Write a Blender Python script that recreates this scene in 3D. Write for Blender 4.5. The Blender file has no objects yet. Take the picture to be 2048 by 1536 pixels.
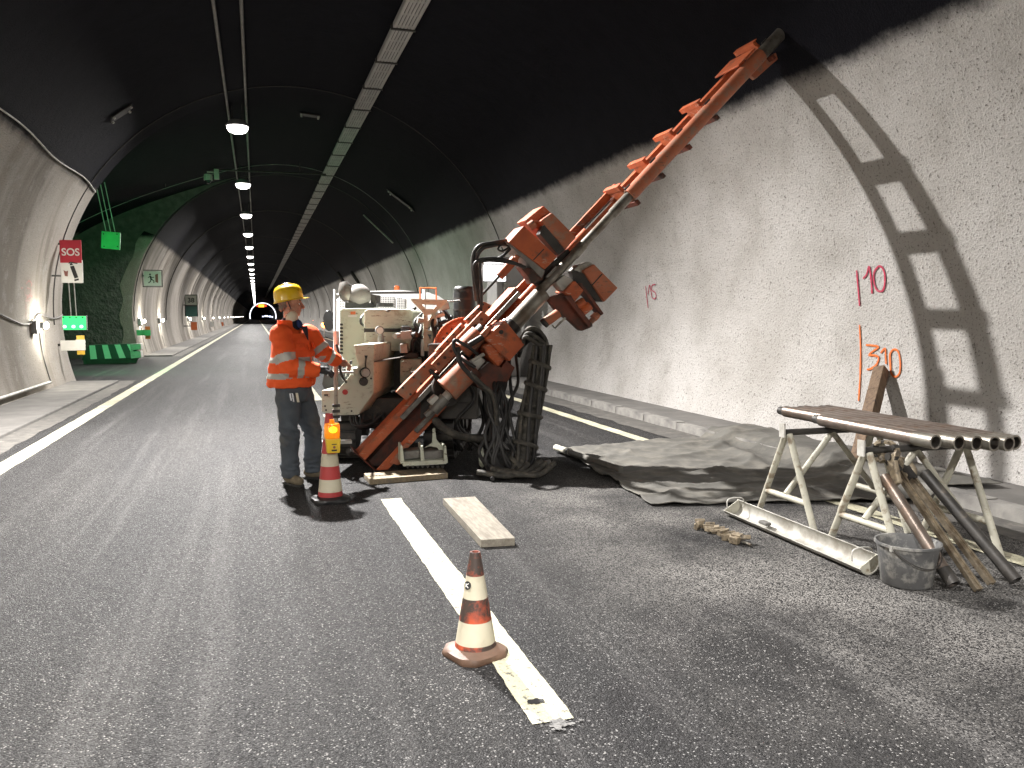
import bpy, bmesh, math, random
from mathutils import Vector, Matrix, noise
from mathutils.geometry import tessellate_polygon
random.seed(7)
R = math.radians
V = Vector
scene = bpy.context.scene
col = scene.collection

# ------------------------------------------------------------------ camera
F_PX = 1650.0                       # focal length in pixels of the 2048-wide photograph
YAW, PITCH, EYE = R(17.184), R(4.712), 1.55
cam_d = bpy.data.cameras.new("camera")
cam_d.sensor_width = 36.0
cam_d.lens = 36.0 * F_PX / 2048.0
cam_d.clip_start, cam_d.clip_end = 0.05, 1500.0
cam = bpy.data.objects.new("camera", cam_d)
col.objects.link(cam)
cam.location = (0, 0, EYE)
cam.rotation_euler = (R(90) - PITCH, 0, -YAW)
scene.camera = cam

# ------------------------------------------------------------------ world (night outside, the tunnel is closed)
w = bpy.data.worlds.new("World")
scene.world = w
w.use_nodes = True
nt = w.node_tree
sky = nt.nodes.new("ShaderNodeTexSky")
sky.sky_type = 'NISHITA'
sky.sun_disc = False
sky.sun_elevation = R(-6)
nt.links.new(sky.outputs[0], nt.nodes["Background"].inputs[0])
nt.nodes["Background"].inputs[1].default_value = 0.05

# ------------------------------------------------------------------ exposure and sampling
vs = scene.view_settings
vs.view_transform = 'Standard'
vs.look = 'None'
vs.gamma = 1.0
vs.use_curve_mapping = False
vs.exposure = 0.0
cy = scene.cycles
cy.use_denoising = True
cy.max_bounces = 7
cy.diffuse_bounces = 4
cy.glossy_bounces = 3
cy.transmission_bounces = 4
cy.sample_clamp_indirect = 4.0
cy.caustics_reflective = False
cy.caustics_refractive = False

# lamp powers (W) of the ceiling row, the low wall row and the green bay lamp
P_CEIL, P_WALL, P_GREEN = 2550.0, 20.0, 150.0

# ------------------------------------------------------------------ pixel directions -> points in the place
_fw = V((math.sin(YAW) * math.cos(PITCH), math.cos(YAW) * math.cos(PITCH), -math.sin(PITCH)))
_rt = V((math.cos(YAW), -math.sin(YAW), 0))
_up = _rt.cross(_fw)
_o = V((0, 0, EYE))
def ray(x, y):
    return _fw + _rt * ((x - 1024) / F_PX) - _up * ((y - 768) / F_PX)
def G(x, y, z=0.0):                 # on a level plane
    d = ray(x, y)
    return _o + d * ((z - EYE) / d.z)
def Y_(x, y, Y):                    # on a plane across the tunnel
    d = ray(x, y)
    return _o + d * (Y / d.y)
TC, TR = V((1.05, 0, 1.6)), 5.4     # tunnel axis and radius
def VLT(x, y, r=TR):                # on the vault
    d = ray(x, y)
    a = d.x ** 2 + d.z ** 2
    b = 2 * (d.x * (0 - TC.x) + d.z * (EYE - TC.z))
    c = TC.x ** 2 + (EYE - TC.z) ** 2 - r * r
    return _o + d * ((-b + math.sqrt(b * b - 4 * a * c)) / (2 * a))

# ------------------------------------------------------------------ materials
MATS = {}
def _nd(t, kind, **kw):
    n = t.nodes.new(kind)
    for k, v in kw.items():
        if k in n.inputs:
            n.inputs[k].default_value = v
        else:
            setattr(n, k, v)
    return n
def base_mat(name):
    m = bpy.data.materials.new(name)
    m.use_nodes = True
    t = m.node_tree
    b = t.nodes["Principled BSDF"]
    tc = t.nodes.new("ShaderNodeTexCoord")
    MATS[name] = m
    return m, t, b, tc
def ramp(t, src, p0, p1, c0=(0, 0, 0, 1), c1=(1, 1, 1, 1)):
    r = t.nodes.new("ShaderNodeValToRGB")
    r.color_ramp.elements[0].position, r.color_ramp.elements[1].position = p0, p1
    r.color_ramp.elements[0].color, r.color_ramp.elements[1].color = c0, c1
    t.links.new(src, r.inputs[0])
    return r.outputs[0]
def mix(t, fac, a, b, mode='MIX'):
    m = t.nodes.new("ShaderNodeMix")
    m.data_type = 'RGBA'
    m.blend_type = mode
    for s, v in ((m.inputs[0], fac), (m.inputs[6], a), (m.inputs[7], b)):
        if hasattr(v, 'is_linked') or hasattr(v, 'links'):
            t.links.new(v, s)
        else:
            s.default_value = v if not isinstance(v, tuple) else ((*v, 1) if len(v) == 3 else v)
    return m.outputs[2]
def noise_tex(t, tc, scale, detail=4, rough=0.55, vec=None, stretch=None):
    src = tc.outputs['Object'] if vec is None else vec
    if stretch:
        mp = t.nodes.new("ShaderNodeMapping")
        mp.inputs['Scale'].default_value = stretch
        t.links.new(src, mp.inputs[0])
        src = mp.outputs[0]
    n = _nd(t, "ShaderNodeTexNoise", Scale=scale, Detail=detail, Roughness=rough)
    t.links.new(src, n.inputs['Vector'])
    return n.outputs[0]
def voro(t, tc, scale, feature='F1', out=0):
    n = _nd(t, "ShaderNodeTexVoronoi", Scale=scale)
    n.feature = feature
    t.links.new(tc.outputs['Object'], n.inputs['Vector'])
    return n.outputs[out]
def bump(t, b, h, strength=0.3, dist=0.01, prev=None):
    n = _nd(t, "ShaderNodeBump", Strength=strength, Distance=dist)
    t.links.new(h, n.inputs['Height'])
    if prev is not None:
        t.links.new(prev, n.inputs['Normal'])
    t.links.new(n.outputs[0], b.inputs['Normal'])
    return n.outputs[0]
def pm(name, c1, c2=None, scale=8, rough=0.6, metal=0.0, dirt=None, dscale=5, damt=(0.5, 0.65),
       bscale=40, bstr=0.15, bdist=0.004, rvar=0.15, stretch=None, spec=0.5, coat=0.0, scr=None):
    """painted / bare surface: two tones, a dirt or wear layer with a shape of its own, fine relief"""
    m, t, b, tc = base_mat(name)
    c2 = c2 or tuple(x * 0.8 for x in c1)
    n1 = noise_tex(t, tc, scale, 5, stretch=stretch)
    c = mix(t, ramp(t, n1, 0.35, 0.65), c1, c2)
    rsrc = n1
    if dirt:
        n2 = noise_tex(t, tc, dscale, 8, 0.65, stretch=stretch)
        f = ramp(t, n2, damt[0], damt[1])
        c = mix(t, f, c, dirt)
        rsrc = n2
    if scr:                                        # scratches and chips down to primer
        s1 = ramp(t, noise_tex(t, tc, 9, 7, 0.75, stretch=(1.0, 3.0, 4.5)), 0.575, 0.61)
        s2 = ramp(t, noise_tex(t, tc, 2.3, 4), 0.44, 0.58)
        sm_ = t.nodes.new("ShaderNodeMath"); sm_.operation = 'MULTIPLY'
        t.links.new(s1, sm_.inputs[0]); t.links.new(s2, sm_.inputs[1])
        c = mix(t, sm_.outputs[0], c, scr)
    t.links.new(c, b.inputs['Base Color'])
    rr = t.nodes.new("ShaderNodeMapRange")
    rr.inputs[3].default_value, rr.inputs[4].default_value = max(rough - rvar, 0.05), min(rough + rvar, 1)
    t.links.new(rsrc, rr.inputs[0])
    t.links.new(rr.outputs[0], b.inputs['Roughness'])
    b.inputs['Metallic'].default_value = metal
    b.inputs['Specular IOR Level'].default_value = spec
    if coat:
        b.inputs['Coat Weight'].default_value = coat
    if bstr:
        bump(t, b, noise_tex(t, tc, bscale, 4), bstr, bdist)
    return m
def emis(name, colr, strength):
    m, t, b, tc = base_mat(name)
    b.inputs['Base Color'].default_value = (0.02, 0.02, 0.02, 1)
    b.inputs['Emission Color'].default_value = (*colr, 1)
    b.inputs['Emission Strength'].default_value = strength
    return m

# asphalt: aggregate, bitumen, worn wheel tracks, dried drilling slurry
def make_asphalt():
    m, t, b, tc = base_mat("asphalt")
    agg = voro(t, tc, 135.0, 'F1', 1)                 # random colour of each stone
    sep = t.nodes.new("ShaderNodeSeparateColor"); t.links.new(agg, sep.inputs[0])
    dist = voro(t, tc, 135.0, 'F1', 0)
    fine = noise_tex(t, tc, 220, 3)
    tone = ramp(t, sep.outputs[0], 0.1, 1.0, (0.006, 0.0058, 0.0066, 1), (0.031, 0.030, 0.031, 1))
    pale = ramp(t, sep.outputs[1], 0.90, 0.97)
    tone = mix(t, pale, tone, (0.17, 0.167, 0.166))
    gap = ramp(t, dist, 0.45, 0.72)
    tone = mix(t, gap, tone, (0.012, 0.012, 0.012))
    big = noise_tex(t, tc, 0.9, 5, stretch=(1.6, 0.25, 1))
    tone = mix(t, ramp(t, big, 0.38, 0.7), tone, mix(t, 1.0, tone, (1.5, 1.47, 1.4), 'MULTIPLY'))
    trk = noise_tex(t, tc, 1.0, 5, 0.62, stretch=(3.4, 0.10, 1))
    tk2 = t.nodes.new("ShaderNodeMath"); tk2.operation = 'MULTIPLY'
    t.links.new(ramp(t, trk, 0.52, 0.72), tk2.inputs[0]); t.links.new(ramp(t, sep.outputs[2], 0.25, 0.8), tk2.inputs[1])
    tone = mix(t, tk2.outputs[0], tone, (0.088, 0.085, 0.083))
    oil = ramp(t, noise_tex(t, tc, 0.55, 6, 0.65, stretch=(1.2, 0.5, 1)), 0.56, 0.70)
    tone = mix(t, oil, tone, mix(t, 1.0, tone, (0.55, 0.54, 0.54), 'MULTIPLY'))
    # dried slurry fan round the drill spot on the right lane
    sx = t.nodes.new("ShaderNodeSeparateXYZ"); t.links.new(tc.outputs['Object'], sx.inputs[0])
    def band(sock, lo, hi, soft):
        a = t.nodes.new("ShaderNodeMapRange"); a.interpolation_type = 'SMOOTHSTEP'
        a.inputs[1].default_value, a.inputs[2].default_value = lo - soft, lo + soft
        t.links.new(sock, a.inputs[0])
        c = t.nodes.new("ShaderNodeMapRange"); c.interpolation_type = 'SMOOTHSTEP'
        c.inputs[1].default_value, c.inputs[2].default_value = hi + soft, hi - soft
        t.links.new(sock, c.inputs[0])
        mm = t.nodes.new("ShaderNodeMath"); mm.operation = 'MULTIPLY'
        t.links.new(a.outputs[0], mm.inputs[0]); t.links.new(c.outputs[0], mm.inputs[1])
        return mm.outputs[0]
    mm = t.nodes.new("ShaderNodeMath"); mm.operation = 'MULTIPLY'
    t.links.new(band(sx.outputs[0], 2.0, 5.6, 0.7), mm.inputs[0]); t.links.new(band(sx.outputs[1], 2.6, 7.2, 1.0), mm.inputs[1])
    blot = ramp(t, noise_tex(t, tc, 1.1, 6, 0.6), 0.36, 0.60)
    m2 = t.nodes.new("ShaderNodeMath"); m2.operation = 'MULTIPLY'
    t.links.new(mm.outputs[0], m2.inputs[0]); t.links.new(blot, m2.inputs[1])
    m3 = t.nodes.new("ShaderNodeMath"); m3.operation = 'MULTIPLY'
    t.links.new(m2.outputs[0], m3.inputs[0]); t.links.new(ramp(t, sep.outputs[2], 0.35, 0.75), m3.inputs[1])
    tone = mix(t, m3.outputs[0], tone, (0.21, 0.20, 0.188))
    t.links.new(tone, b.inputs['Base Color'])
    rr = t.nodes.new("ShaderNodeMapRange")
    rr.inputs[3].default_value, rr.inputs[4].default_value = 0.5, 0.95
    b.inputs['Specular IOR Level'].default_value = 0.16
    t.links.new(sep.outputs[1], rr.inputs[0]); t.links.new(rr.outputs[0], b.inputs['Roughness'])
    inv = t.nodes.new("ShaderNodeMath"); inv.operation = 'SUBTRACT'; inv.inputs[0].default_value = 1.0
    t.links.new(dist, inv.inputs[1])
    n1 = bump(t, b, inv.outputs[0], 0.7, 0.006)
    bump(t, b, fine, 0.3, 0.002, n1)
make_asphalt()

# sprayed concrete of the vault: washed pale up to the paint line, sooty black above
def make_lining():
    m, t, b, tc = base_mat("tunnel_lining")
    sx = t.nodes.new("ShaderNodeSeparateXYZ"); t.links.new(tc.outputs['Object'], sx.inputs[0])
    edge = noise_tex(t, tc, 2.2, 8, 0.75)
    ma = t.nodes.new("ShaderNodeMath"); ma.operation = 'MULTIPLY_ADD'
    t.links.new(edge, ma.inputs[0]); ma.inputs[1].default_value = 0.22
    side = t.nodes.new("ShaderNodeMapRange"); side.inputs[1].default_value, side.inputs[2].default_value = -2.0, 4.0
    side.inputs[3].default_value, side.inputs[4].default_value = 0.0, 0.30
    t.links.new(sx.outputs[0], side.inputs[0])
    zz = t.nodes.new("ShaderNodeMath"); zz.operation = 'ADD'
    t.links.new(sx.outputs[2], zz.inputs[0]); t.links.new(side.outputs[0], zz.inputs[1]); t.links.new(zz.outputs[0], ma.inputs[2])
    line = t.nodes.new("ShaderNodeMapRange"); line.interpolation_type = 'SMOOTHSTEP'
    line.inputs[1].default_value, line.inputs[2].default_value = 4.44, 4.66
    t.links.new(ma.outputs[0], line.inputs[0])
    pale = mix(t, ramp(t, noise_tex(t, tc, 0.8, 6), 0.35, 0.68), (0.55, 0.53, 0.51), (0.42, 0.40, 0.375))
    streak = noise_tex(t, tc, 1.0, 6, 0.6, stretch=(0.35, 0.8, 0.12))
    # damp run-down streaks, stronger on the left wall
    st2 = ramp(t, noise_tex(t, tc, 1.0, 4, 0.6, stretch=(0.2, 0.55, 0.05)), 0.52, 0.66)
    lf = t.nodes.new("ShaderNodeMapRange"); lf.inputs[1].default_value, lf.inputs[2].default_value = -1.0, -3.0
    t.links.new(sx.outputs[0], lf.inputs[0])
    mq = t.nodes.new("ShaderNodeMath"); mq.operation = 'MULTIPLY'
    t.links.new(st2, mq.inputs[0]); t.links.new(lf.outputs[0], mq.inputs[1])
    pale = mix(t, mq.outputs[0], pale, (0.15, 0.13, 0.11))
    pale = mix(t, lf.outputs[0], pale, mix(t, 1.0, pale, (0.68, 0.65, 0.61), 'MULTIPLY'))
    mr2 = t.nodes.new("ShaderNodeMath"); mr2.operation = 'MULTIPLY'
    t.links.new(ramp(t, streak, 0.50, 0.64), mr2.inputs[0]); t.links.new(lf.outputs[0], mr2.inputs[1])
    pale = mix(t, mr2.outputs[0], pale, (0.24, 0.215, 0.185))
    pale = mix(t, ramp(t, noise_tex(t, tc, 1.6, 8, 0.72), 0.54, 0.74), pale, (0.40, 0.38, 0.355))
    speck = ramp(t, noise_tex(t, tc, 40, 4, 0.7), 0.565, 0.66)
    pale = mix(t, speck, pale, (0.15, 0.138, 0.125))
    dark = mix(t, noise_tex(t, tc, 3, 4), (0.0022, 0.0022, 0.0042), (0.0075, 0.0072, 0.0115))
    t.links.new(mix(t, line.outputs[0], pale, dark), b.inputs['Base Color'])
    b.inputs['Roughness'].default_value = 0.9
    b.inputs['Specular IOR Level'].default_value = 0.12
    n1 = bump(t, b, noise_tex(t, tc, 5, 4), 0.35, 0.05)
    bump(t, b, noise_tex(t, tc, 40, 5, 0.7), 1.0, 0.022, n1)
make_lining()

def make_road_paint():
    m, t, b, tc = base_mat("road_paint")
    wear = ramp(t, noise_tex(t, tc, 30, 8, 0.75), 0.555, 0.61)
    c = mix(t, ramp(t, noise_tex(t, tc, 2.2, 5), 0.35, 0.65), (0.50, 0.475, 0.35), (0.34, 0.32, 0.22))
    c = mix(t, wear, c, (0.07, 0.068, 0.065))
    t.links.new(c, b.inputs['Base Color'])
    b.inputs['Roughness'].default_value = 0.7
    bump(t, b, voro(t, tc, 95.0, 'F1', 0), 0.4, 0.004)
make_road_paint()

pm("concrete", (0.15, 0.142, 0.132), (0.10, 0.095, 0.088), 2.5, 0.9, dirt=(0.10, 0.095, 0.088), dscale=1.7, damt=(0.5, 0.72), bscale=60, bstr=0.35)
pm("kerb_concrete", (0.25, 0.24, 0.22), (0.16, 0.152, 0.142), 5, 0.88, dirt=(0.11, 0.105, 0.10), dscale=3, damt=(0.52, 0.7), bscale=60, bstr=0.4)
pm("orange_paint", (0.52, 0.118, 0.036), (0.42, 0.088, 0.030), 6, 0.55, dirt=(0.13, 0.075, 0.05), dscale=8, damt=(0.53, 0.70), bscale=30, bstr=0.12, scr=(0.48, 0.38, 0.30))
pm("dusty_orange", (0.50, 0.165, 0.085), (0.42, 0.125, 0.060), 5, 0.65, dirt=(0.30, 0.20, 0.145), dscale=9, damt=(0.48, 0.66), bscale=45, bstr=0.25, scr=(0.14, 0.09, 0.065))
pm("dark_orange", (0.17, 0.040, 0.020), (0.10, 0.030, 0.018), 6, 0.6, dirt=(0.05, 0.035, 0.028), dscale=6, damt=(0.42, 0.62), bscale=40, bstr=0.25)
pm("beige_paint", (0.55, 0.575, 0.47), (0.49, 0.51, 0.415), 3, 0.5, dirt=(0.30, 0.26, 0.19), dscale=6, damt=(0.58, 0.74), bscale=30, bstr=0.06, scr=(0.16, 0.13, 0.09))
pm("grey_metal", (0.24, 0.23, 0.21), (0.15, 0.145, 0.135), 7, 0.5, 0.5, dirt=(0.10, 0.085, 0.07), dscale=6, damt=(0.5, 0.7))
pm("drill_steel", (0.30, 0.285, 0.25), (0.16, 0.145, 0.12), 5, 0.42, 0.65, dirt=(0.13, 0.10, 0.075), dscale=5, damt=(0.48, 0.64), stretch=(1, 1, 1), bscale=50, bstr=0.2)
pm("pipe_steel", (0.26, 0.215, 0.185), (0.15, 0.12, 0.10), 6, 0.38, 0.7, dirt=(0.16, 0.11, 0.08), dscale=9, damt=(0.5, 0.68), bscale=60, bstr=0.2)
pm("dark_steel", (0.060, 0.055, 0.050), (0.035, 0.033, 0.031), 8, 0.5, 0.35, dirt=(0.12, 0.10, 0.08), dscale=9, damt=(0.58, 0.74), bscale=40, bstr=0.2)
pm("chrome", (0.65, 0.65, 0.65), (0.5, 0.5, 0.5), 6, 0.15, 1.0, bstr=0)
pm("rubber", (0.018, 0.018, 0.019), (0.028, 0.027, 0.026), 12, 0.5, dirt=(0.075, 0.068, 0.058), dscale=9, damt=(0.55, 0.78), bscale=60, bstr=0.2)
pm("muddy_rubber", (0.075, 0.070, 0.060), (0.035, 0.033, 0.029), 14, 0.75, dirt=(0.14, 0.125, 0.10), dscale=12, damt=(0.5, 0.7), bscale=40, bstr=0.5, bdist=0.01)
pm("black_plastic", (0.012, 0.012, 0.013), (0.02, 0.02, 0.02), 8, 0.4, bstr=0.05)
pm("white_paint", (0.74, 0.74, 0.72), (0.68, 0.68, 0.65), 3, 0.35, dirt=(0.42, 0.40, 0.36), dscale=4, damt=(0.62, 0.8), bstr=0.02, coat=0.3)
pm("trestle_paint", (0.44, 0.425, 0.35), (0.34, 0.325, 0.265), 6, 0.6, dirt=(0.20, 0.16, 0.11), dscale=14, damt=(0.54, 0.66), bscale=60, bstr=0.2)
pm("galvanised", (0.50, 0.49, 0.455), (0.40, 0.39, 0.36), 5, 0.6, 0.05, dirt=(0.26, 0.24, 0.20), dscale=8, damt=(0.5, 0.7), bscale=50, bstr=0.1)
pm("trough_metal", (0.40, 0.39, 0.35), (0.30, 0.29, 0.26), 5, 0.6, 0.1, dirt=(0.19, 0.175, 0.145), dscale=7, damt=(0.46, 0.66), bscale=50, bstr=0.1)
pm("filter_grey", (0.20, 0.19, 0.18), (0.14, 0.135, 0.13), 5, 0.75, dirt=(0.30, 0.28, 0.25), dscale=5, damt=(0.5, 0.7))
pm("wood", (0.27, 0.22, 0.145), (0.19, 0.15, 0.095), 9, 0.85, dirt=(0.17, 0.145, 0.12), dscale=4, damt=(0.5, 0.68), stretch=(6, 1, 6), bscale=25, bstr=0.35)
pm("dark_wood", (0.20, 0.135, 0.085), (0.13, 0.085, 0.055), 9, 0.85, dirt=(0.07, 0.05, 0.04), dscale=5, damt=(0.52, 0.7), stretch=(5, 5, 0.8), bscale=25, bstr=0.35)
pm("grey_wood", (0.25, 0.228, 0.185), (0.17, 0.152, 0.12), 9, 0.88, dirt=(0.15, 0.13, 0.105), dscale=3, damt=(0.48, 0.66), stretch=(6, 1, 6), bscale=25, bstr=0.35)
pm("tarp", (0.105, 0.100, 0.088), (0.072, 0.068, 0.060), 2.2, 0.9, dirt=(0.145, 0.135, 0.115), dscale=3.2, damt=(0.47, 0.64), bscale=14, bstr=0.35, bdist=0.01)
pm("bucket_plastic", (0.10, 0.10, 0.10), (0.07, 0.07, 0.07), 9, 0.65, dirt=(0.34, 0.33, 0.30), dscale=11, damt=(0.48, 0.70), bscale=40, bstr=0.2)
pm("rust_bar", (0.27, 0.225, 0.165), (0.17, 0.14, 0.10), 22, 0.45, 0.65, dirt=(0.10, 0.07, 0.045), dscale=8, damt=(0.5, 0.68), bscale=60, bstr=0.3)
pm("brass_bits", (0.29, 0.24, 0.17), (0.19, 0.15, 0.10), 20, 0.55, 0.3, dirt=(0.08, 0.065, 0.05), dscale=25, damt=(0.5, 0.65))
pm("cone_red", (0.40, 0.035, 0.035), (0.33, 0.028, 0.03), 6, 0.5, dirt=(0.22, 0.05, 0.045), dscale=9, damt=(0.58, 0.75), bstr=0.05)
pm("cone_white", (0.56, 0.52, 0.40), (0.47, 0.43, 0.32), 6, 0.55, dirt=(0.40, 0.36, 0.26), dscale=9, damt=(0.52, 0.72), bstr=0.05)
pm("cone_dirty_orange", (0.50, 0.085, 0.030), (0.30, 0.055, 0.030), 9, 0.55, dirt=(0.045, 0.030, 0.024), dscale=8, damt=(0.40, 0.54), bstr=0.1)
pm("cone_base_dirty", (0.085, 0.048, 0.030), (0.13, 0.072, 0.046), 8, 0.6, dirt=(0.10, 0.065, 0.045), dscale=9, damt=(0.5, 0.68), bstr=0.25)
pm("beacon_yellow", (0.75, 0.50, 0.03), (0.68, 0.45, 0.03), 6, 0.4, bstr=0.02)
pm("hi_vis", (0.98, 0.135, 0.022), (0.88, 0.105, 0.018), 4, 0.8, bscale=9, bstr=0.5, bdist=0.03, dirt=(0.70, 0.10, 0.03), dscale=6, damt=(0.58, 0.78))
pm("reflective_tape", (0.50, 0.49, 0.46), (0.42, 0.41, 0.38), 8, 0.45, 0.1, bscale=16, bstr=0.25, bdist=0.01)
pm("work_trousers", (0.085, 0.102, 0.122), (0.058, 0.068, 0.082), 5, 0.9, dirt=(0.105, 0.105, 0.10), dscale=4.5, damt=(0.50, 0.70), bscale=11, bstr=0.6, bdist=0.025)
pm("boot_leather", (0.20, 0.165, 0.11), (0.13, 0.105, 0.07), 12, 0.85, bscale=30, bstr=0.3)
pm("boot_sole", (0.03, 0.03, 0.028), None, 8, 0.8)
pm("navy_cloth", (0.012, 0.016, 0.032), (0.02, 0.025, 0.04), 8, 0.9, bscale=30, bstr=0.3)
pm("helmet_yellow", (0.82, 0.52, 0.015), (0.76, 0.47, 0.015), 3, 0.28, bstr=0, coat=0.3)
pm("mask_white", (0.72, 0.66, 0.52), (0.66, 0.60, 0.48), 9, 0.85, bscale=60, bstr=0.15)
pm("hair_grey", (0.17, 0.145, 0.12), (0.10, 0.085, 0.07), 40, 0.8, bscale=120, bstr=0.6)
pm("glove_black", (0.02, 0.02, 0.022), (0.035, 0.035, 0.037), 20, 0.6, bscale=60, bstr=0.2)
def make_skin():
    m, t, b, tc = base_mat("skin")
    c = mix(t, ramp(t, noise_tex(t, tc, 18, 4), 0.35, 0.7), (0.52, 0.27, 0.18), (0.44, 0.19, 0.125))
    t.links.new(c, b.inputs['Base Color'])
    b.inputs['Roughness'].default_value = 0.5
    b.inputs['Subsurface Weight'].default_value = 0.12
    b.inputs['Subsurface Radius'].default_value = (0.01, 0.004, 0.002)
    bump(t, b, noise_tex(t, tc, 90, 4), 0.15, 0.003)
make_skin()
pm("lip", (0.36, 0.14, 0.11), None, 20, 0.5)
pm("eye_dark", (0.02, 0.015, 0.012), None, 8, 0.2, bstr=0)
pm("sign_red", (0.42, 0.022, 0.040), (0.38, 0.02, 0.036), 4, 0.5, bstr=0)
pm("sign_white", (0.72, 0.71, 0.68), (0.66, 0.65, 0.62), 4, 0.5, bstr=0)
pm("sign_black", (0.02, 0.02, 0.02), None, 4, 0.5, bstr=0)
pm("sign_teal", (0.06, 0.17, 0.16), (0.05, 0.14, 0.13), 4, 0.5, bstr=0)
pm("sign_yellow", (0.80, 0.50, 0.03), None, 4, 0.5, bstr=0)
pm("sign_orange", (0.62, 0.14, 0.04), None, 4, 0.5, bstr=0)
pm("sign_green", (0.06, 0.42, 0.14), None, 4, 0.5, bstr=0)
pm("sign_brown", (0.26, 0.10, 0.08), None, 4, 0.5, bstr=0)
pm("spray_pink", (0.46, 0.030, 0.075), (0.40, 0.05, 0.09), 20, 0.8, dirt=(0.42, 0.26, 0.27), dscale=45, damt=(0.58, 0.70), bscale=42, bstr=0.6, bdist=0.02)
pm("spray_faded", (0.36, 0.13, 0.13), (0.36, 0.20, 0.19), 20, 0.8, dirt=(0.36, 0.31, 0.28), dscale=12, damt=(0.44, 0.6))
pm("spray_orange", (0.70, 0.145, 0.020), (0.62, 0.16, 0.04), 20, 0.8, dirt=(0.46, 0.32, 0.25), dscale=45, damt=(0.60, 0.72), bscale=42, bstr=0.6, bdist=0.02)
pm("tray_metal", (0.50, 0.48, 0.46), (0.40, 0.385, 0.37), 2, 0.6, 0.15, stretch=(6, 0.4, 1), bstr=0.05)
pm("lamp_housing", (0.30, 0.30, 0.30), None, 5, 0.5, 0.3)
pm("steel_sheet", (0.52, 0.52, 0.52), (0.45, 0.45, 0.45), 4, 0.35, 0.6, bstr=0.03)
pm("cable_grey", (0.22, 0.21, 0.20), None, 6, 0.7)
pm("dark_joint", (0.05, 0.047, 0.044), None, 6, 0.9)
pm("rock_wall", (0.10, 0.095, 0.085), (0.06, 0.057, 0.052), 4, 0.95, bscale=9, bstr=1.0, bdist=0.06)
m, t, b, tc = base_mat("dark_glass"); b.inputs['Base Color'].default_value = (0.02, 0.022, 0.024, 1); b.inputs['Roughness'].default_value = 0.08
emis("lamp_white", (1.0, 0.97, 0.90), 9.0)
emis("wall_lamp_white", (1.0, 0.96, 0.86), 30.0)
emis("lamp_green", (0.05, 1.0, 0.22), 1.6)
emis("lamp_green_dot", (0.25, 1.0, 0.45), 6.0)
emis("lit_panel", (1.0, 1.0, 1.0), 5.0)
emis("arch_white", (0.90, 0.92, 1.0), 2.2)
emis("msg_amber", (1.0, 0.42, 0.04), 2.4)
emis("msg_red", (1.0, 0.08, 0.03), 1.6)
emis("far_blue_white", (0.65, 0.75, 1.0), 3.5)
emis("warn_orange", (1.0, 0.26, 0.06), 14.0)
emis("beacon_core", (1.0, 0.55, 0.08), 9.0)
m, t, b, tc = base_mat("amber_lens")
b.inputs['Base Color'].default_value = (0.95, 0.36, 0.01, 1)
b.inputs['Roughness'].default_value = 0.25
b.inputs['Transmission Weight'].default_value = 0.6
b.inputs['Emission Color'].default_value = (1.0, 0.34, 0.01, 1)
b.inputs['Emission Strength'].default_value = 0.35

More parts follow.
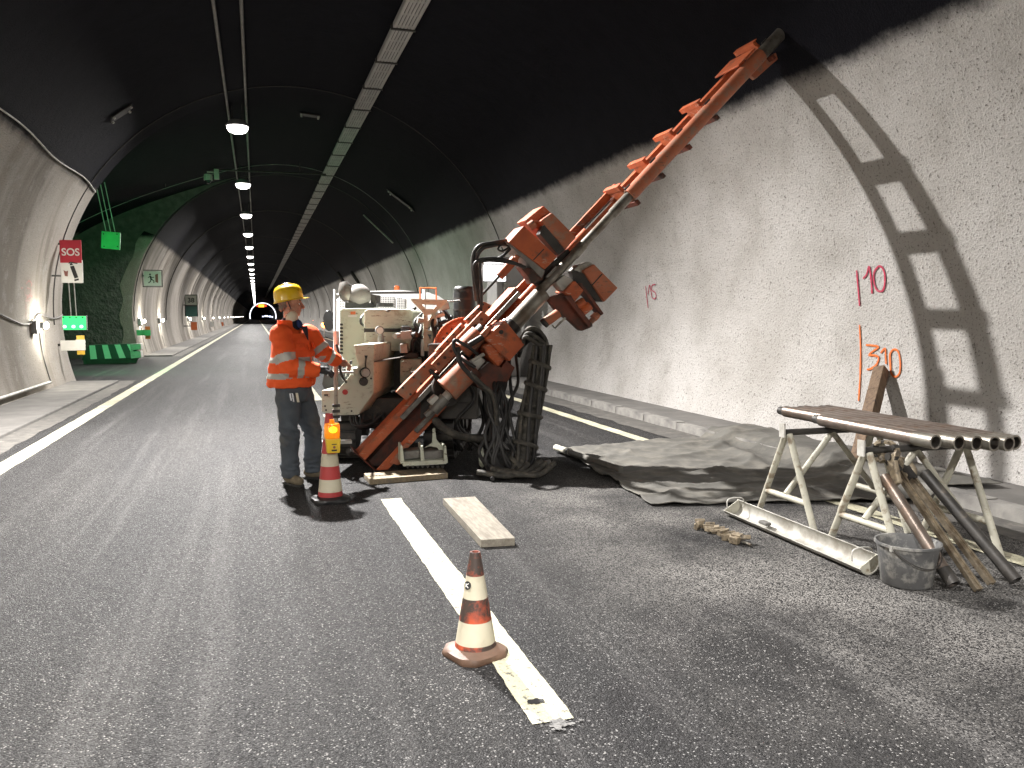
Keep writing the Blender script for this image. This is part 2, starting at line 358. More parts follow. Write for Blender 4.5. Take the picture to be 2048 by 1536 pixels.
# ------------------------------------------------------------------ mesh helpers
ORG = {}                                           # world origin of each object built in world coordinates
class MB:
    """collects shapes in world coordinates; build() links them as ONE mesh object"""
    def __init__(s):
        s.v, s.f, s.mi, s.cur = [], [], [], 0
    def add(s, vs, fs):
        k = len(s.v)
        s.v += [V(p) for p in vs]
        for f in fs:
            s.f.append([i + k for i in f]); s.mi.append(s.cur)
        return s
    def hexa(s, p):                                # 8 points: bottom loop, top loop
        return s.add(p, [(3, 2, 1, 0), (4, 5, 6, 7), (0, 1, 5, 4), (1, 2, 6, 5), (2, 3, 7, 6), (3, 0, 4, 7)])
    def box(s, c, sx, sy, sz, rot=None):
        c = V(c); rot = rot or Matrix.Identity(3)
        p = [c + rot @ V((x * sx / 2, y * sy / 2, z * sz / 2)) for z in (-1, 1) for x, y in ((-1, -1), (1, -1), (1, 1), (-1, 1))]
        return s.hexa(p)
    def obox(s, c, ax, ay, az):                    # half-extent vectors
        c, ax, ay, az = V(c), V(ax), V(ay), V(az)
        return s.hexa([c + ax * x + ay * y + az * z for z in (-1, 1) for x, y in ((-1, -1), (1, -1), (1, 1), (-1, 1))])
    def prism(s, poly, ext, holes=()):
        ext = V(ext); loops = [[V(p) for p in poly]] + [[V(p) for p in h] for h in holes]
        n = V((0, 0, 0)); L = loops[0]
        for i in range(len(L)):
            n += L[i].cross(L[(i + 1) % len(L)])
        flip = n.dot(ext) > 0                      # front loop must face away from ext
        flat = [p for l in loops for p in l]
        tris = tessellate_polygon(loops)
        N = len(flat); fs = []
        for a, b_, c in tris:
            tn = (flat[b_] - flat[a]).cross(flat[c] - flat[a])
            if tn.dot(ext) > 0: a, c = c, a
            fs.append((a, b_, c)); fs.append((c + N, b_ + N, a + N))
        k = 0
        for li, l in enumerate(loops):
            m_ = len(l); nn = V((0, 0, 0))
            for i in range(m_): nn += l[i].cross(l[(i + 1) % m_])
            rev = (nn.dot(ext) > 0) != (li > 0)
            for i in range(m_):
                a, b_ = k + i, k + (i + 1) % m_
                fs.append((a, b_, b_ + N, a + N) if rev else (b_, a, a + N, b_ + N))
            k += m_
        return s.add(flat + [p + ext for p in flat], fs)
    def loft(s, rings, cap=True, closed=True):
        k = len(rings[0]); vs = [p for r in rings for p in r]; fs = []
        for i in range(len(rings) - 1):
            for j in range(k if closed else k - 1):
                a, b_ = i * k + j, i * k + (j + 1) % k
                fs.append((a, b_, b_ + k, a + k))
        if cap:
            fs.append(tuple(range(k - 1, -1, -1))); fs.append(tuple((len(rings) - 1) * k + j for j in range(k)))
        return s.add(vs, fs)
    def tube(s, path, r, seg=10, cap=True):
        path = [V(p) for p in path]; n = len(path); rs = r if isinstance(r, (list, tuple)) else [r] * n
        tan = [(path[min(i + 1, n - 1)] - path[max(i - 1, 0)]).normalized() for i in range(n)]
        u = tan[0].orthogonal().normalized(); rings = []
        for i in range(n):
            u = (u - tan[i] * u.dot(tan[i])).normalized(); w_ = tan[i].cross(u)
            rings.append([path[i] + (u * math.cos(q) + w_ * math.sin(q)) * rs[i] for q in [2 * math.pi * j / seg for j in range(seg)]])
        return s.loft(rings, cap)
    def cyl(s, a, b_, r, r2=None, seg=20):
        return s.tube([a, b_], [r, r if r2 is None else r2], seg)
    def pipe(s, a, b_, ro, ri, seg=24):            # hollow pipe
        a, b_ = V(a), V(b_); d = (b_ - a).normalized(); u = d.orthogonal().normalized(); w_ = d.cross(u)
        def ring(c, r): return [c + (u * math.cos(q) + w_ * math.sin(q)) * r for q in [2 * math.pi * j / seg for j in range(seg)]]
        rr = [ring(a, ro), ring(b_, ro), ring(b_, ri), ring(a, ri), ring(a, ro)]
        return s.loft(rr, cap=False)
    def lathe(s, prof, o, axis=(0, 0, 1), seg=32, cap=True, ref=None):
        o, d = V(o), V(axis).normalized(); u = V(ref).normalized() if ref else d.orthogonal().normalized(); w_ = d.cross(u)
        return s.loft([[o + d * z + (u * math.cos(q) + w_ * math.sin(q)) * r for q in [2 * math.pi * j / seg for j in range(seg)]] for r, z in prof], cap)
    def ell(s, c, rx, ry, rz, rot=None, seg=16, rings=10):
        c = V(c); rot = rot or Matrix.Identity(3); rr = []
        for i in range(1, rings):
            p = math.pi * i / rings
            rr.append([c + rot @ V((rx * math.sin(p) * math.cos(q), ry * math.sin(p) * math.sin(q), -rz * math.cos(p))) for q in [2 * math.pi * j / seg for j in range(seg)]])
        k = len(s.v); s.loft(rr, cap=False); n = len(s.v)
        s.v += [c + rot @ V((0, 0, -rz)), c + rot @ V((0, 0, rz))]
        L = k + (rings - 2) * seg
        for j in range(seg):
            s.f.append([n, k + (j + 1) % seg, k + j]); s.mi.append(s.cur)
            s.f.append([n + 1, L + j, L + (j + 1) % seg]); s.mi.append(s.cur)
        return s
    def cap(s, a, b_, ra, rb, seg=14):             # tapered capsule (for remeshing)
        s.cyl(a, b_, ra, rb, seg); s.ell(a, ra, ra, ra, seg=seg); s.ell(b_, rb, rb, rb, seg=seg); return s
    def mesh(s, name, org=(0, 0, 0)):
        o = V(org); me = bpy.data.meshes.new(name)
        me.from_pydata([p - o for p in s.v], [], s.f)
        me.polygons.foreach_set("material_index", s.mi)
        me.update(); return me
    def build(s, name, mat, parent=None, smooth=None, bevel=0.0, org=None):
        o = V(org) if org is not None else (ORG[parent.name] if parent else V((0, 0, 0)))
        me = s.mesh(name, o)
        for mm in (mat if isinstance(mat, (list, tuple)) else [mat]):
            me.materials.append(MATS[mm])
        ob = bpy.data.objects.new(name, me)
        col.objects.link(ob)
        if parent: ob.parent = parent
        else: ob.location = o
        ORG[ob.name] = o
        if smooth is not None:
            me.polygons.foreach_set("use_smooth", [True] * len(me.polygons))
            me.set_sharp_from_angle(angle=R(smooth))
        if bevel:
            bv = ob.modifiers.new("bevel", 'BEVEL'); bv.width = bevel; bv.segments = 2; bv.limit_method = 'ANGLE'; bv.angle_limit = R(40)
        return ob
def thing(name, loc, label, cat, group=None):
    e = bpy.data.objects.new(name, None); col.objects.link(e)
    e.empty_display_size = 0.2; e.location = loc; ORG[e.name] = V(loc)
    return tag(e, label, cat, group)
def tag(o, label=None, cat=None, group=None, kind=None):
    for k, v in (('label', label), ('category', cat), ('group', group), ('kind', kind)):
        if v: o[k] = v
    return o
def copy_tree(o, loc):
    c = o.copy(); col.objects.link(c); c.location = loc
    def rec(src, dst):
        for ch in list(src.children):
            if ch == dst: continue
            d = ch.copy(); col.objects.link(d); d.parent = dst; rec(ch, d)
    rec(o, c); return c
def lerp(a, b_, t_): return a + (b_ - a) * t_
def smooth_path(pts, n=8):                         # Catmull-Rom
    pts = [V(p) for p in pts]; q = [pts[0] * 2 - pts[1]] + pts + [pts[-1] * 2 - pts[-2]]; out = []
    for i in range(1, len(q) - 2):
        for k in range(n):
            t_ = k / n; a, b_, c, d = q[i - 1], q[i], q[i + 1], q[i + 2]
            out.append(0.5 * ((2 * b_) + (c - a) * t_ + (2 * a - 5 * b_ + 4 * c - d) * t_ ** 2 + (3 * b_ - a - 3 * c + d) * t_ ** 3))
    return out + [pts[-1]]
def text_obj(body, size, mat, parent, mw, name="lettering", bold=0.0, sx=1.0):
    cu = bpy.data.curves.new("txt", 'FONT'); cu.body = body; cu.size = size; cu.extrude = 0.002; cu.offset = bold
    cu.align_x = 'CENTER'; cu.align_y = 'CENTER'
    tmp = bpy.data.objects.new("txt", cu); col.objects.link(tmp)
    dg = bpy.context.evaluated_depsgraph_get(); me = bpy.data.meshes.new_from_object(tmp.evaluated_get(dg))
    bpy.data.objects.remove(tmp); me.transform(mw @ Matrix.Scale(sx, 4, V((1, 0, 0))))
    me.transform(Matrix.Translation(-ORG[parent.name])); me.materials.clear(); me.materials.append(MATS[mat])
    ob = bpy.data.objects.new(name, me); col.objects.link(ob); ob.parent = parent; ORG[ob.name] = ORG[parent.name]
    return ob
def upright(c, nrm):                               # matrix of a sign face: x right, y up, z = normal
    z = V(nrm).normalized(); y = V((0, 0, 1)); x = y.cross(z).normalized(); y = z.cross(x)
    m_ = Matrix((x, y, z)).transposed().to_4x4(); m_.translation = V(c); return m_
def remesh(mb, name, mats, parent, voxel, smooth_it=4, fn=None, matfn=None):
    me = mb.mesh(name); tmp = bpy.data.objects.new("tmp", me); col.objects.link(tmp)
    rm = tmp.modifiers.new("r", 'REMESH'); rm.mode = 'VOXEL'; rm.voxel_size = voxel
    sm = tmp.modifiers.new("s", 'SMOOTH'); sm.iterations = smooth_it; sm.factor = 0.5
    dg = bpy.context.evaluated_depsgraph_get(); out = bpy.data.meshes.new_from_object(tmp.evaluated_get(dg))
    bpy.data.objects.remove(tmp); out.materials.clear()
    for mm in mats: out.materials.append(MATS[mm])
    if fn:
        nr = [v.normal.copy() for v in out.vertices]
        for v, n in zip(out.vertices, nr): v.co = v.co + n * fn(v.co, n)
    if matfn:
        for p in out.polygons: p.material_index = matfn(p.center)
    o = ORG[parent.name] if parent else V((0, 0, 0))
    out.transform(Matrix.Translation(-o))
    out.polygons.foreach_set("use_smooth", [True] * len(out.polygons)); out.update()
    ob = bpy.data.objects.new(name, out); col.objects.link(ob)
    if parent: ob.parent = parent
    ORG[ob.name] = o
    return ob

# ================================================================== THE SETTING
Y0, Y1 = -60.0, 430.0
NB0, NB1 = 21.7, 33.3                              # the lay-by bay in the left wall
mb = MB(); mb.add([(-10, Y0, 0), (8, Y0, 0), (8, Y1, 0), (-10, Y1, 0)], [(0, 1, 2, 3)])
tag(mb.build("road", "asphalt"), kind="structure")

def prof(wide):
    pts = []
    for i in range(81):
        th = R(-19 + 218 * i / 80)
        r = TR
        if wide:
            q = max(0.0, min(1.0, (math.degrees(th) - 98) / 62)); q = q * q * (3 - 2 * q)
            r = TR + 3.3 * q
        pts.append((TC.x + r * math.cos(th), TC.z + TR * math.sin(th)))
    return pts
PR, PW = prof(False), prof(True)
def sheet(name, prf, ya, yb, step):
    n = max(1, int(round((yb - ya) / step)))
    m_ = MB(); k = len(prf)
    vs = [(x, ya + (yb - ya) * i / n, z) for i in range(n + 1) for x, z in prf]
    m_.add(vs, [(i * k + j, (i + 1) * k + j, (i + 1) * k + j + 1, i * k + j + 1) for i in range(n) for j in range(k - 1)])
    return tag(m_.build(name, "tunnel_lining", smooth=60), kind="structure")
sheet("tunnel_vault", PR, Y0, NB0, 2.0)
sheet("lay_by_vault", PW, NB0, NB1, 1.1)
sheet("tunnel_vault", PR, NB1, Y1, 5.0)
for nm, ya, mt in (("lay_by_end_wall", NB0, "tunnel_lining"), ("lay_by_end_wall", NB1, "rock_wall")):
    m_ = MB(); idx = [i for i in range(81) if -19 + 218 * i / 80 >= 96]
    for a, b_ in zip(idx, idx[1:]):
        nn = 8
        for q in range(nn):
            def pt(i, t_): return V((lerp(PR[i][0], PW[i][0], t_), ya, lerp(PR[i][1], PW[i][1], t_)))
            m_.add([pt(a, q / nn), pt(b_, q / nn), pt(b_, (q + 1) / nn), pt(a, (q + 1) / nn)], [(0, 1, 2, 3)])
    tag(m_.build(nm, mt), kind="structure")
for ya in (Y0, Y1):
    m_ = MB(); m_.add([(x, ya, z) for x, z in PR], [tuple(range(81))])
    tag(m_.build("tunnel_end", "dark_joint"), kind="structure")

# pale lip of the lay-by's far edge, a lamp-lit fringe put into colour
m_ = MB(); idx = [i for i in range(81) if -19 + 218 * i / 80 >= 147]
loop = [(TC.x + (TR + d) * math.cos(R(-19 + 218 * i / 80)), TC.z + (TR + d) * math.sin(R(-19 + 218 * i / 80)), i) for d in (0.0,) for i in idx]
vs = []
for x, z, i in loop:
    th = R(-19 + 218 * i / 80); wd = 0.42 + 0.22 * noise.noise(V((x * 1.7, z * 1.7, 3)))
    vs += [V((x, NB1 - 0.012, z)), V((x + wd * math.cos(th), NB1 - 0.012, z + wd * math.sin(th) * 0.6))]
m_.add(vs, [(2 * i, 2 * i + 1, 2 * i + 3, 2 * i + 2) for i in range(len(loop) - 1)])
tag(m_.build("lining_edge", "tunnel_lining"), kind="structure")

# footways: left slab (broken by the bay), right slab behind kerb stones
KR, KL, FH = 5.42, -3.12, 0.10
def slab(name, xa, xb, ya, yb, h, mt="concrete"):
    m_ = MB(); m_.hexa([V((xa, ya, -0.05)), V((xb, ya, -0.05)), V((xb, yb, -0.05)), V((xa, yb, -0.05)),
                        V((xa, ya, h)), V((xb, ya, h)), V((xb, yb, h)), V((xa, yb, h))])
    return tag(m_.build(name, mt, bevel=0.015), kind="structure")
slab("left_footway", -4.6, KL, Y0, 21.2, 0.05)
slab("left_footway", -4.6, KL, 34.2, Y1, 0.05)
slab("right_footway_far", KR, 6.7, 62.0, Y1, FH)
rf = slab("right_footway", KR + 0.16, 6.7, Y0, 62.0, FH)
km = MB(); km.hexa([V((0, 0.006, -0.05)), V((0.155, 0.006, -0.05)), V((0.155, 0.994, -0.05)), V((0, 0.994, -0.05)),
                    V((0.02, 0.006, FH + 0.012)), V((0.155, 0.006, FH + 0.012)), V((0.155, 0.994, FH + 0.012)), V((0.02, 0.994, FH + 0.012))])
kme = km.mesh("kerb_stone"); kme.materials.append(MATS["kerb_concrete"])
for i in range(64):
    o = bpy.data.objects.new("kerb_stone", kme); col.objects.link(o); o.parent = rf
    o.location = (KR + random.uniform(-0.006, 0.006), -2 + i, random.uniform(-0.012, 0.006)); o.rotation_euler.z = random.uniform(-0.006, 0.006)
# dust and grit band in the right gutter and against the left wall foot
def strip(name, xa, xb, ya, yb, z, mt, step=0.25, jit=0.012, ends=0.0):
    n = max(2, int((yb - ya) / step)); m_ = MB(); vs = []
    for i in range(n + 1):
        y = lerp(ya, yb, i / n)
        j = lambda s: jit * noise.noise(V((s, y * 3.1, xa)))+ jit * 0.8 * noise.noise(V((s + 9, y * 13.0, xa)))
        vs += [(xa + j(1), y, z), (xb + j(5), y, z)]
    if ends:
        pass
    m_.add(vs, [(2 * i, 2 * i + 1, 2 * i + 3, 2 * i + 2) for i in range(n)])
    return tag(m_.build(name, mt), kind="structure")
pm("gutter_dirt", (0.105, 0.098, 0.088), (0.065, 0.061, 0.056), 6, 0.95, dirt=(0.17, 0.155, 0.135), dscale=7, damt=(0.55, 0.7), bscale=80, bstr=0.5)
strip("gutter", 4.98, KR + 0.02, Y0, 120, 0.004, "gutter_dirt", 0.4, 0.08)
strip("gutter", KL - 0.02, -2.78, Y0, 21.6, 0.004, "gutter_dirt", 0.4, 0.05)
strip("gutter", KL - 0.02, -2.78, 34.2, 120, 0.004, "gutter_dirt", 0.4, 0.05)

# painted lines
strip("road_marking", -2.62, -2.42, Y0, Y1, 0.004, "road_paint", 0.2, 0.008)
strip("road_marking", 4.50, 4.67, Y0, Y1, 0.008, "road_paint", 0.2, 0.010)
for ya, yb in ((2.86, 6.9), (9.2, 13.2), (15.5, 19.5), (21.8, 25.8), (28.1, 32.1), (34.4, 60), (60, 300)):
    strip("road_marking", 0.968, 1.138, ya, yb, 0.004, "road_paint", 0.04, 0.010)
# small hole knocked in the dash end, grey cement splash beside it
m_ = MB(); pts = []
c = G(1071, 1402, 0.008)
for i in range(22):
    q = 2 * math.pi * i / 22; rr = 1 + 0.35 * noise.noise(V((q * 2, 2, 5)))
    pts.append(c + V((0.036 * math.cos(q) * rr, 0.022 * math.sin(q) * rr, 0)))
m_.add(pts, [tuple(range(22))]); tag(m_.build("hole_mark", "sign_black"), kind="structure")
pm("cement_splash", (0.17, 0.165, 0.16), (0.09, 0.088, 0.086), 40, 0.9, bscale=90, bstr=0.5)
m_ = MB(); c = G(1118, 1448, 0.006); rnd = random.Random(3)
for k in range(46):
    a, d = rnd.uniform(0, 6.28), abs(rnd.gauss(0, 0.05)); p = c + V((math.cos(a) * d * 1.1, math.sin(a) * d * 0.7, 0.0001 * k)); r_ = rnd.uniform(0.004, 0.022) * max(0.3, 1 - d * 6)
    m_.add([p + V((r_ * math.cos(q) * rnd.uniform(0.7, 1.3), r_ * math.sin(q) * rnd.uniform(0.7, 1.3), 0)) for q in [0.785 * j for j in range(8)]], [tuple(range(8))])
tag(m_.build("cement_splash", "cement_splash"), kind="stuff")

# ring joints of the vault
for yj, rr_, mt in ((20.8, 0.012, "dark_joint"), (33.6, 0.02, "dark_joint"), (45.0, 0.03, "dark_joint"), (31.4, 0.012, "cable_grey")):
    m_ = MB(); pr = PW if NB0 < yj < NB1 else PR
    m_.tube([(TC.x + (x - TC.x) * 0.998, yj, TC.z + (z - TC.z) * 0.998) for x, z in pr[6:75]], rr_, 6)
    tag(m_.build("ring_joint", mt), kind="structure")
for y in (60, 75, 90, 105, 120, 140, 160):
    m_ = MB(); m_.tube([(TC.x + (x - TC.x) * 0.999, y, TC.z + (z - TC.z) * 0.999) for x, z in PR[6:75]], 0.03, 5)
    tag(m_.build("ring_joint", "dark_joint"), kind="structure")

# ================================================================== TUNNEL LAMPS
LX, LZ, LY0, LST = -0.33, 6.30, 12.8, 9.5
def lamp_y(k): return 11.5 if k == 0 else LY0 + LST * k
def ceiling_lamp():
    e = thing("ceiling_lamp", (0, 0, 0), "round white lamp lit in the row hung under the dark vault", "lamp", "lit ceiling lamps in the long row")
    MB().lathe([(0.05, 0.16), (0.20, 0.14), (0.27, 0.03), (0.28, 0.0), (0.262, -0.005)], (0, 0, 0), seg=24).build("housing", "lamp_housing", e, smooth=40)
    MB().lathe([(0.26, -0.008), (0.255, -0.06), (0.21, -0.13), (0.12, -0.17), (0.03, -0.18)], (0, 0, 0), seg=24).build("lens", "lamp_white", e, smooth=60)
    zc = TC.z + math.sqrt(TR ** 2 - (LX - TC.x) ** 2) - LZ
    m_ = MB()
    for s in (-0.12, 0.12): m_.tube([(s, 0, 0.1), (s, 0, zc + 0.05)], 0.012, 6)
    m_.build("hanger", "dark_steel", e)
    return e
def spot_area(parent, power, size, colr, loc, rot, spread=180):
    ld = bpy.data.lights.new("lamp_light", 'AREA'); ld.shape = 'DISK'; ld.size = size; ld.energy = power; ld.color = colr; ld.spread = R(spread)
    lo = bpy.data.objects.new("lamp_light", ld); col.objects.link(lo); lo.location = loc; lo.rotation_euler = rot; lo.parent = parent
    return lo
proto = ceiling_lamp()
for k in range(-3, 40):
    e = proto if k == -3 else copy_tree(proto, (0, 0, 0))
    e.location = (LX, lamp_y(k), LZ)
for k in range(-3, 17):
    ld = bpy.data.lights.new("ceiling_light", 'AREA'); ld.shape = 'DISK'; ld.size = 0.17
    ld.energy = P_CEIL * (1.6 if k < -1 else (1.0 if k == 0 else (0.42 if k < 0 else 0.30))); ld.color = (1.0, 0.97, 0.94); ld.spread = R(142)
    lo = bpy.data.objects.new("ceiling_light", ld); col.objects.link(lo); lo.location = (LX, lamp_y(k), LZ - 0.20); lo.rotation_euler = (R(0 if k < -1 else (-36 if k == -1 else -18)), 0, 0)   # counter-beam throw towards traffic; behind the camera, level and stronger as added fill
# twin conduits feeding the lamps
for dx in (-0.22, 0.22):
    xx = LX + dx; zz = TC.z + math.sqrt(TR ** 2 - (xx - TC.x) ** 2) - 0.04
    o = MB().tube([(xx, Y0 + 1, zz), (xx, 300, zz)], 0.03, 8).build("lamp_conduit", "cable_grey", smooth=60)
    tag(o, "thin grey conduit along the vault above the " + ("left" if dx < 0 else "right") + " edge of the lamp row", "conduit")
# low wall lamps on the left
def wall_lamp(rail=True):
    e = thing("wall_lamp", (0, 0, 0), "glaring white lamp low on the left tunnel wall", "lamp", "low wall lamps along the left wall")
    MB().box((0.09, 0, 0), 0.16, 0.20, 0.12).build("housing", "lamp_housing", e, bevel=0.01)
    MB().ell((0.165, 0, -0.01), 0.05, 0.12, 0.075, seg=14, rings=8).build("lens", "wall_lamp_white", e, smooth=60)
    MB().tube([(0.03, 0.06, -0.06), (0.06, 0.06, -0.6), (0.20, 0.06, -1.22)], 0.018, 6).build("conduit", "cable_grey", e, smooth=60)
    MB().box((0.06, -0.45, -0.04), 0.12, 0.24, 0.26).build("junction_box", "lamp_housing", e, bevel=0.01)
    return e
WLY = [19.3, 35.2, 42.0] + [59.0 + 15.5 * i for i in range(16)] + [3.5, -12]
xw = TC.x - math.sqrt(TR ** 2 - (1.34 - TC.z) ** 2)
wp = wall_lamp()
for i, y in enumerate(WLY):
    e = wp if i == 0 else copy_tree(wp, (0, 0, 0))
    e.location = (xw, y, 1.36)
    if y < 110:
        lo = spot_area(None, P_WALL, 0.2, (1.0, 0.95, 0.82), (xw + 0.32, y, 1.35), (0, R(-62), 0), 180)
        lo.name = "wall_light"
        pl = bpy.data.lights.new("wall_wash", 'POINT'); pl.energy = P_WALL * 5.0; pl.shadow_soft_size = 0.06; pl.color = (1.0, 0.95, 0.82)
        po = bpy.data.objects.new("wall_wash", pl); col.objects.link(po); po.location = (xw + 0.34, y, 1.40)
# feeder cable sagging between the first lamp and the bay edge
def on_wall(y, z, off=0.03, left=True):
    s = -1 if left else 1
    return V((TC.x + s * (math.sqrt(TR ** 2 - (z - TC.z) ** 2) - off), y, z))
o = MB().tube(smooth_path([on_wall(15.0, 1.75), on_wall(16.5, 1.60), on_wall(18.0, 1.40), on_wall(18.8, 1.42), on_wall(19.4, 1.58), on_wall(20.5, 1.50), on_wall(21.2, 1.52), on_wall(21.6, 1.58)], 6), 0.018, 6).build("feeder_cable", "cable_grey", smooth=60)
tag(o, "dark cable sagging across the left wall past the glaring lamp", "cable")
o = MB().tube(smooth_path([on_wall(9.0, 4.62), on_wall(12.0, 4.50), on_wall(15.0, 4.55), on_wall(17.5, 4.47), on_wall(20.0, 4.52), on_wall(21.6, 4.44)], 8), 0.014, 6).build("edge_cable", "galvanised", smooth=60)
tag(o, "thin pale cable along the paint edge of the near left wall", "cable")
o = MB().tube([on_wall(-5, 0.19, 0.08), on_wall(19.0, 0.19, 0.08)], 0.03, 8).build("wall_pipe", "galvanised", smooth=60)
tag(o, "pale pipe lying at the foot of the near left wall", "pipe")

# ================================================================== CEILING FITTINGS
ct = thing("cable_tray", (2.62, 40, 6.62), "pale slotted metal cable tray running along the dark vault", "cable tray")
pm_ = MB()
for dx in (-0.15, -0.09, -0.03, 0.03, 0.09, 0.15): pm_.box((dx, 0, 0), 0.046, 1.90, 0.012)
for dy in (-0.9, -0.3, 0.3, 0.9): pm_.box((0, dy, 0.014), 0.36, 0.06, 0.014)
for dx in (-0.185, 0.185): pm_.box((dx, 0, 0.035), 0.012, 1.90, 0.085)
pme = pm_.mesh("tray_panel"); pme.materials.append(MATS["tray_metal"])
sm_ = MB().box((0, 0, 0.02), 0.44, 0.06, 0.09); sme = sm_.mesh("strap"); sme.materials.append(MATS["dark_steel"])
hm_ = MB().tube([(0, 0, 0.03), (0, 0, 0.30)], 0.012, 6); hme = hm_.mesh("tray_hanger"); hme.materials.append(MATS["dark_steel"])
for i in range(120):
    y = -1.0 + 2.0 * i
    for me_, nm, dy in ((pme, "tray_panel", 1.0), (sme, "strap", 0.0), (hme, "tray_hanger", 0.0)):
        if nm != "tray_panel" and i > 60: continue
        o = bpy.data.objects.new(nm, me_); col.objects.link(o); o.parent = ct; o.location = (0, y + dy - 40, 0)
cond = thing("ceiling_conduit", (0, 30.6, 6.55), "thin grey conduit crossing the vault to the cable tray", "conduit")
MB().tube([Y_(318, 335, 30.6), Y_(420, 339, 30.6), Y_(652, 349, 30.6)], 0.03, 8).build("conduit", "dark_steel", cond, smooth=60)
m_ = MB()
for px, py in ((330, 336), (480, 342), (600, 346)):
    p = Y_(px, py, 30.6); m_.tube([p, (p.x, p.y, TC.z + math.sqrt(max(0.1, (TR + 0.4) ** 2 - (p.x - TC.x) ** 2)))], 0.012, 6)
m_.build("hanger", "dark_steel", cond)
dc = thing("dome_camera", Y_(416, 345, 30.4), "dome security camera hung under the thin conduit", "camera")
p = Y_(433, 345, 30.4); MB().box(p + V((0, 0, -0.06)), 0.16, 0.14, 0.34).build("bracket_box", "galvanised", dc, bevel=0.01)
q = Y_(416, 350, 30.4); MB().box(lerp(p, q, 0.5) + V((0, 0, 0.05)), 0.34, 0.06, 0.05).build("arm", "galvanised", dc, bevel=0.005)
MB().lathe([(0.02, 0.10), (0.13, 0.08), (0.145, 0.0), (0.14, -0.12)], q + V((0, 0, -0.06)), seg=20).build("housing", "galvanised", dc, smooth=40)
MB().ell(q + V((0, 0, -0.19)), 0.105, 0.105, 0.11, seg=16, rings=10).build("dome", "dark_glass", dc, smooth=60)
# anchor plates bolted to the vault
for lab, pts in (("small bolted anchor plate on the dark left vault", [(222, 240), (262, 215)]), ("small bolted anchor plate beside the lit lamp row", [(600, 228), (640, 234)]),
                 ("bolted anchor plate high on the right vault past the cable tray", [(776, 382), (826, 420)])):
    a, b_ = VLT(*pts[0], TR - 0.03), VLT(*pts[1], TR - 0.03); e = thing("anchor_plate", lerp(a, b_, 0.5), lab, "plate")
    n = (V((TC.x, a.y, TC.z)) - lerp(a, b_, 0.5)).normalized(); d = (b_ - a).normalized(); s = n.cross(d).normalized()
    MB().obox(lerp(a, b_, 0.5), d * (b_ - a).length / 2, s * 0.14, n * 0.012).build("plate", "dark_steel", e)
    for u_ in (-0.42, 0.42):
        for v_ in (-0.1, 0.1):
            c = lerp(a, b_, 0.5 + u_) + s * v_; MB().cyl(c, c + n * 0.05, 0.025, seg=8).build("bolt", "galvanised", e)
# grey strip light (off) on the right vault
a, b_ = VLT(727, 430, TR - 0.05), VLT(786, 486, TR - 0.05)
o = MB().tube([a, b_], 0.03, 8).build("strip_duct", "galvanised", smooth=60); tag(o, "thin pale duct slanting down the right vault", "duct")
# two dark run-down ducts on the far right wall
for k, (x0, x1) in enumerate(((676, 690), (704, 718))):
    a, b_ = VLT(x0, 545, TR - 0.05), VLT(x1, 566, TR - 0.05)
    o = MB().tube([a, b_], 0.12, 8).build("wall_duct", "dark_joint"); tag(o, "dark duct on the far right wall over the pickup", "duct", "dark ducts on the far right wall")

# ================================================================== FAR END: LED arch, message sign, lights
YA = 285.0
pl_ = Y_(500, 640, YA); prr = Y_(552, 640, YA); top = Y_(523, 606, YA)
cx_, rx_ = (pl_.x + prr.x) / 2, (prr.x - pl_.x) / 2
m_ = MB(); pts = []
for i in range(33):
    th = R(-12 + 204 * i / 32); pts.append((cx_ + rx_ * math.cos(th), YA, 1.5 + (top.z - 1.5) * math.sin(th)))
arch = tag(m_.tube(pts, 0.16, 6).build("light_arch", "arch_white", org=(cx_, YA, 0)), "white lit arch framing the tunnel far down the road", "light arch")
ms = thing("message_sign", (top.x, YA - 0.6, top.z - 1.3), "amber lit message sign hung in the far lit arch", "sign")
a, b_ = Y_(516.5, 608.5, YA - 0.6), Y_(528.5, 614.5, YA - 0.6)
MB().box((lerp(a, b_, 0.5)), b_.x - a.x + 0.25, 0.3, a.z - b_.z + 0.25).build("cabinet", "sign_black", ms)
MB().box((lerp(a, b_, 0.5)) - V((0, 0.2, 0)), b_.x - a.x, 0.05, a.z - b_.z).build("display", "msg_amber", ms)
for x in (514.5, 531.5):
    MB().box(Y_(x, 611.5, YA - 0.8), 0.55, 0.2, 0.6).build("lane_signal", "msg_red", ms)
for i, (x, y, r_) in enumerate(((526, 633, 0.35), (531, 632, 0.4), (535, 632.5, 0.4), (540, 633, 0.45), (545, 634, 0.4), (549, 634.5, 0.4))):
    c = Y_(x, y, YA + 60); o = MB().ell(c, r_, 0.2, r_ * 0.7, seg=10, rings=6).build("far_lamp", "far_blue_white", smooth=60, org=c)
    tag(o, "tiny blue-white lamp beyond the far lit arch", "lamp", "blue-white lamps beyond the arch")
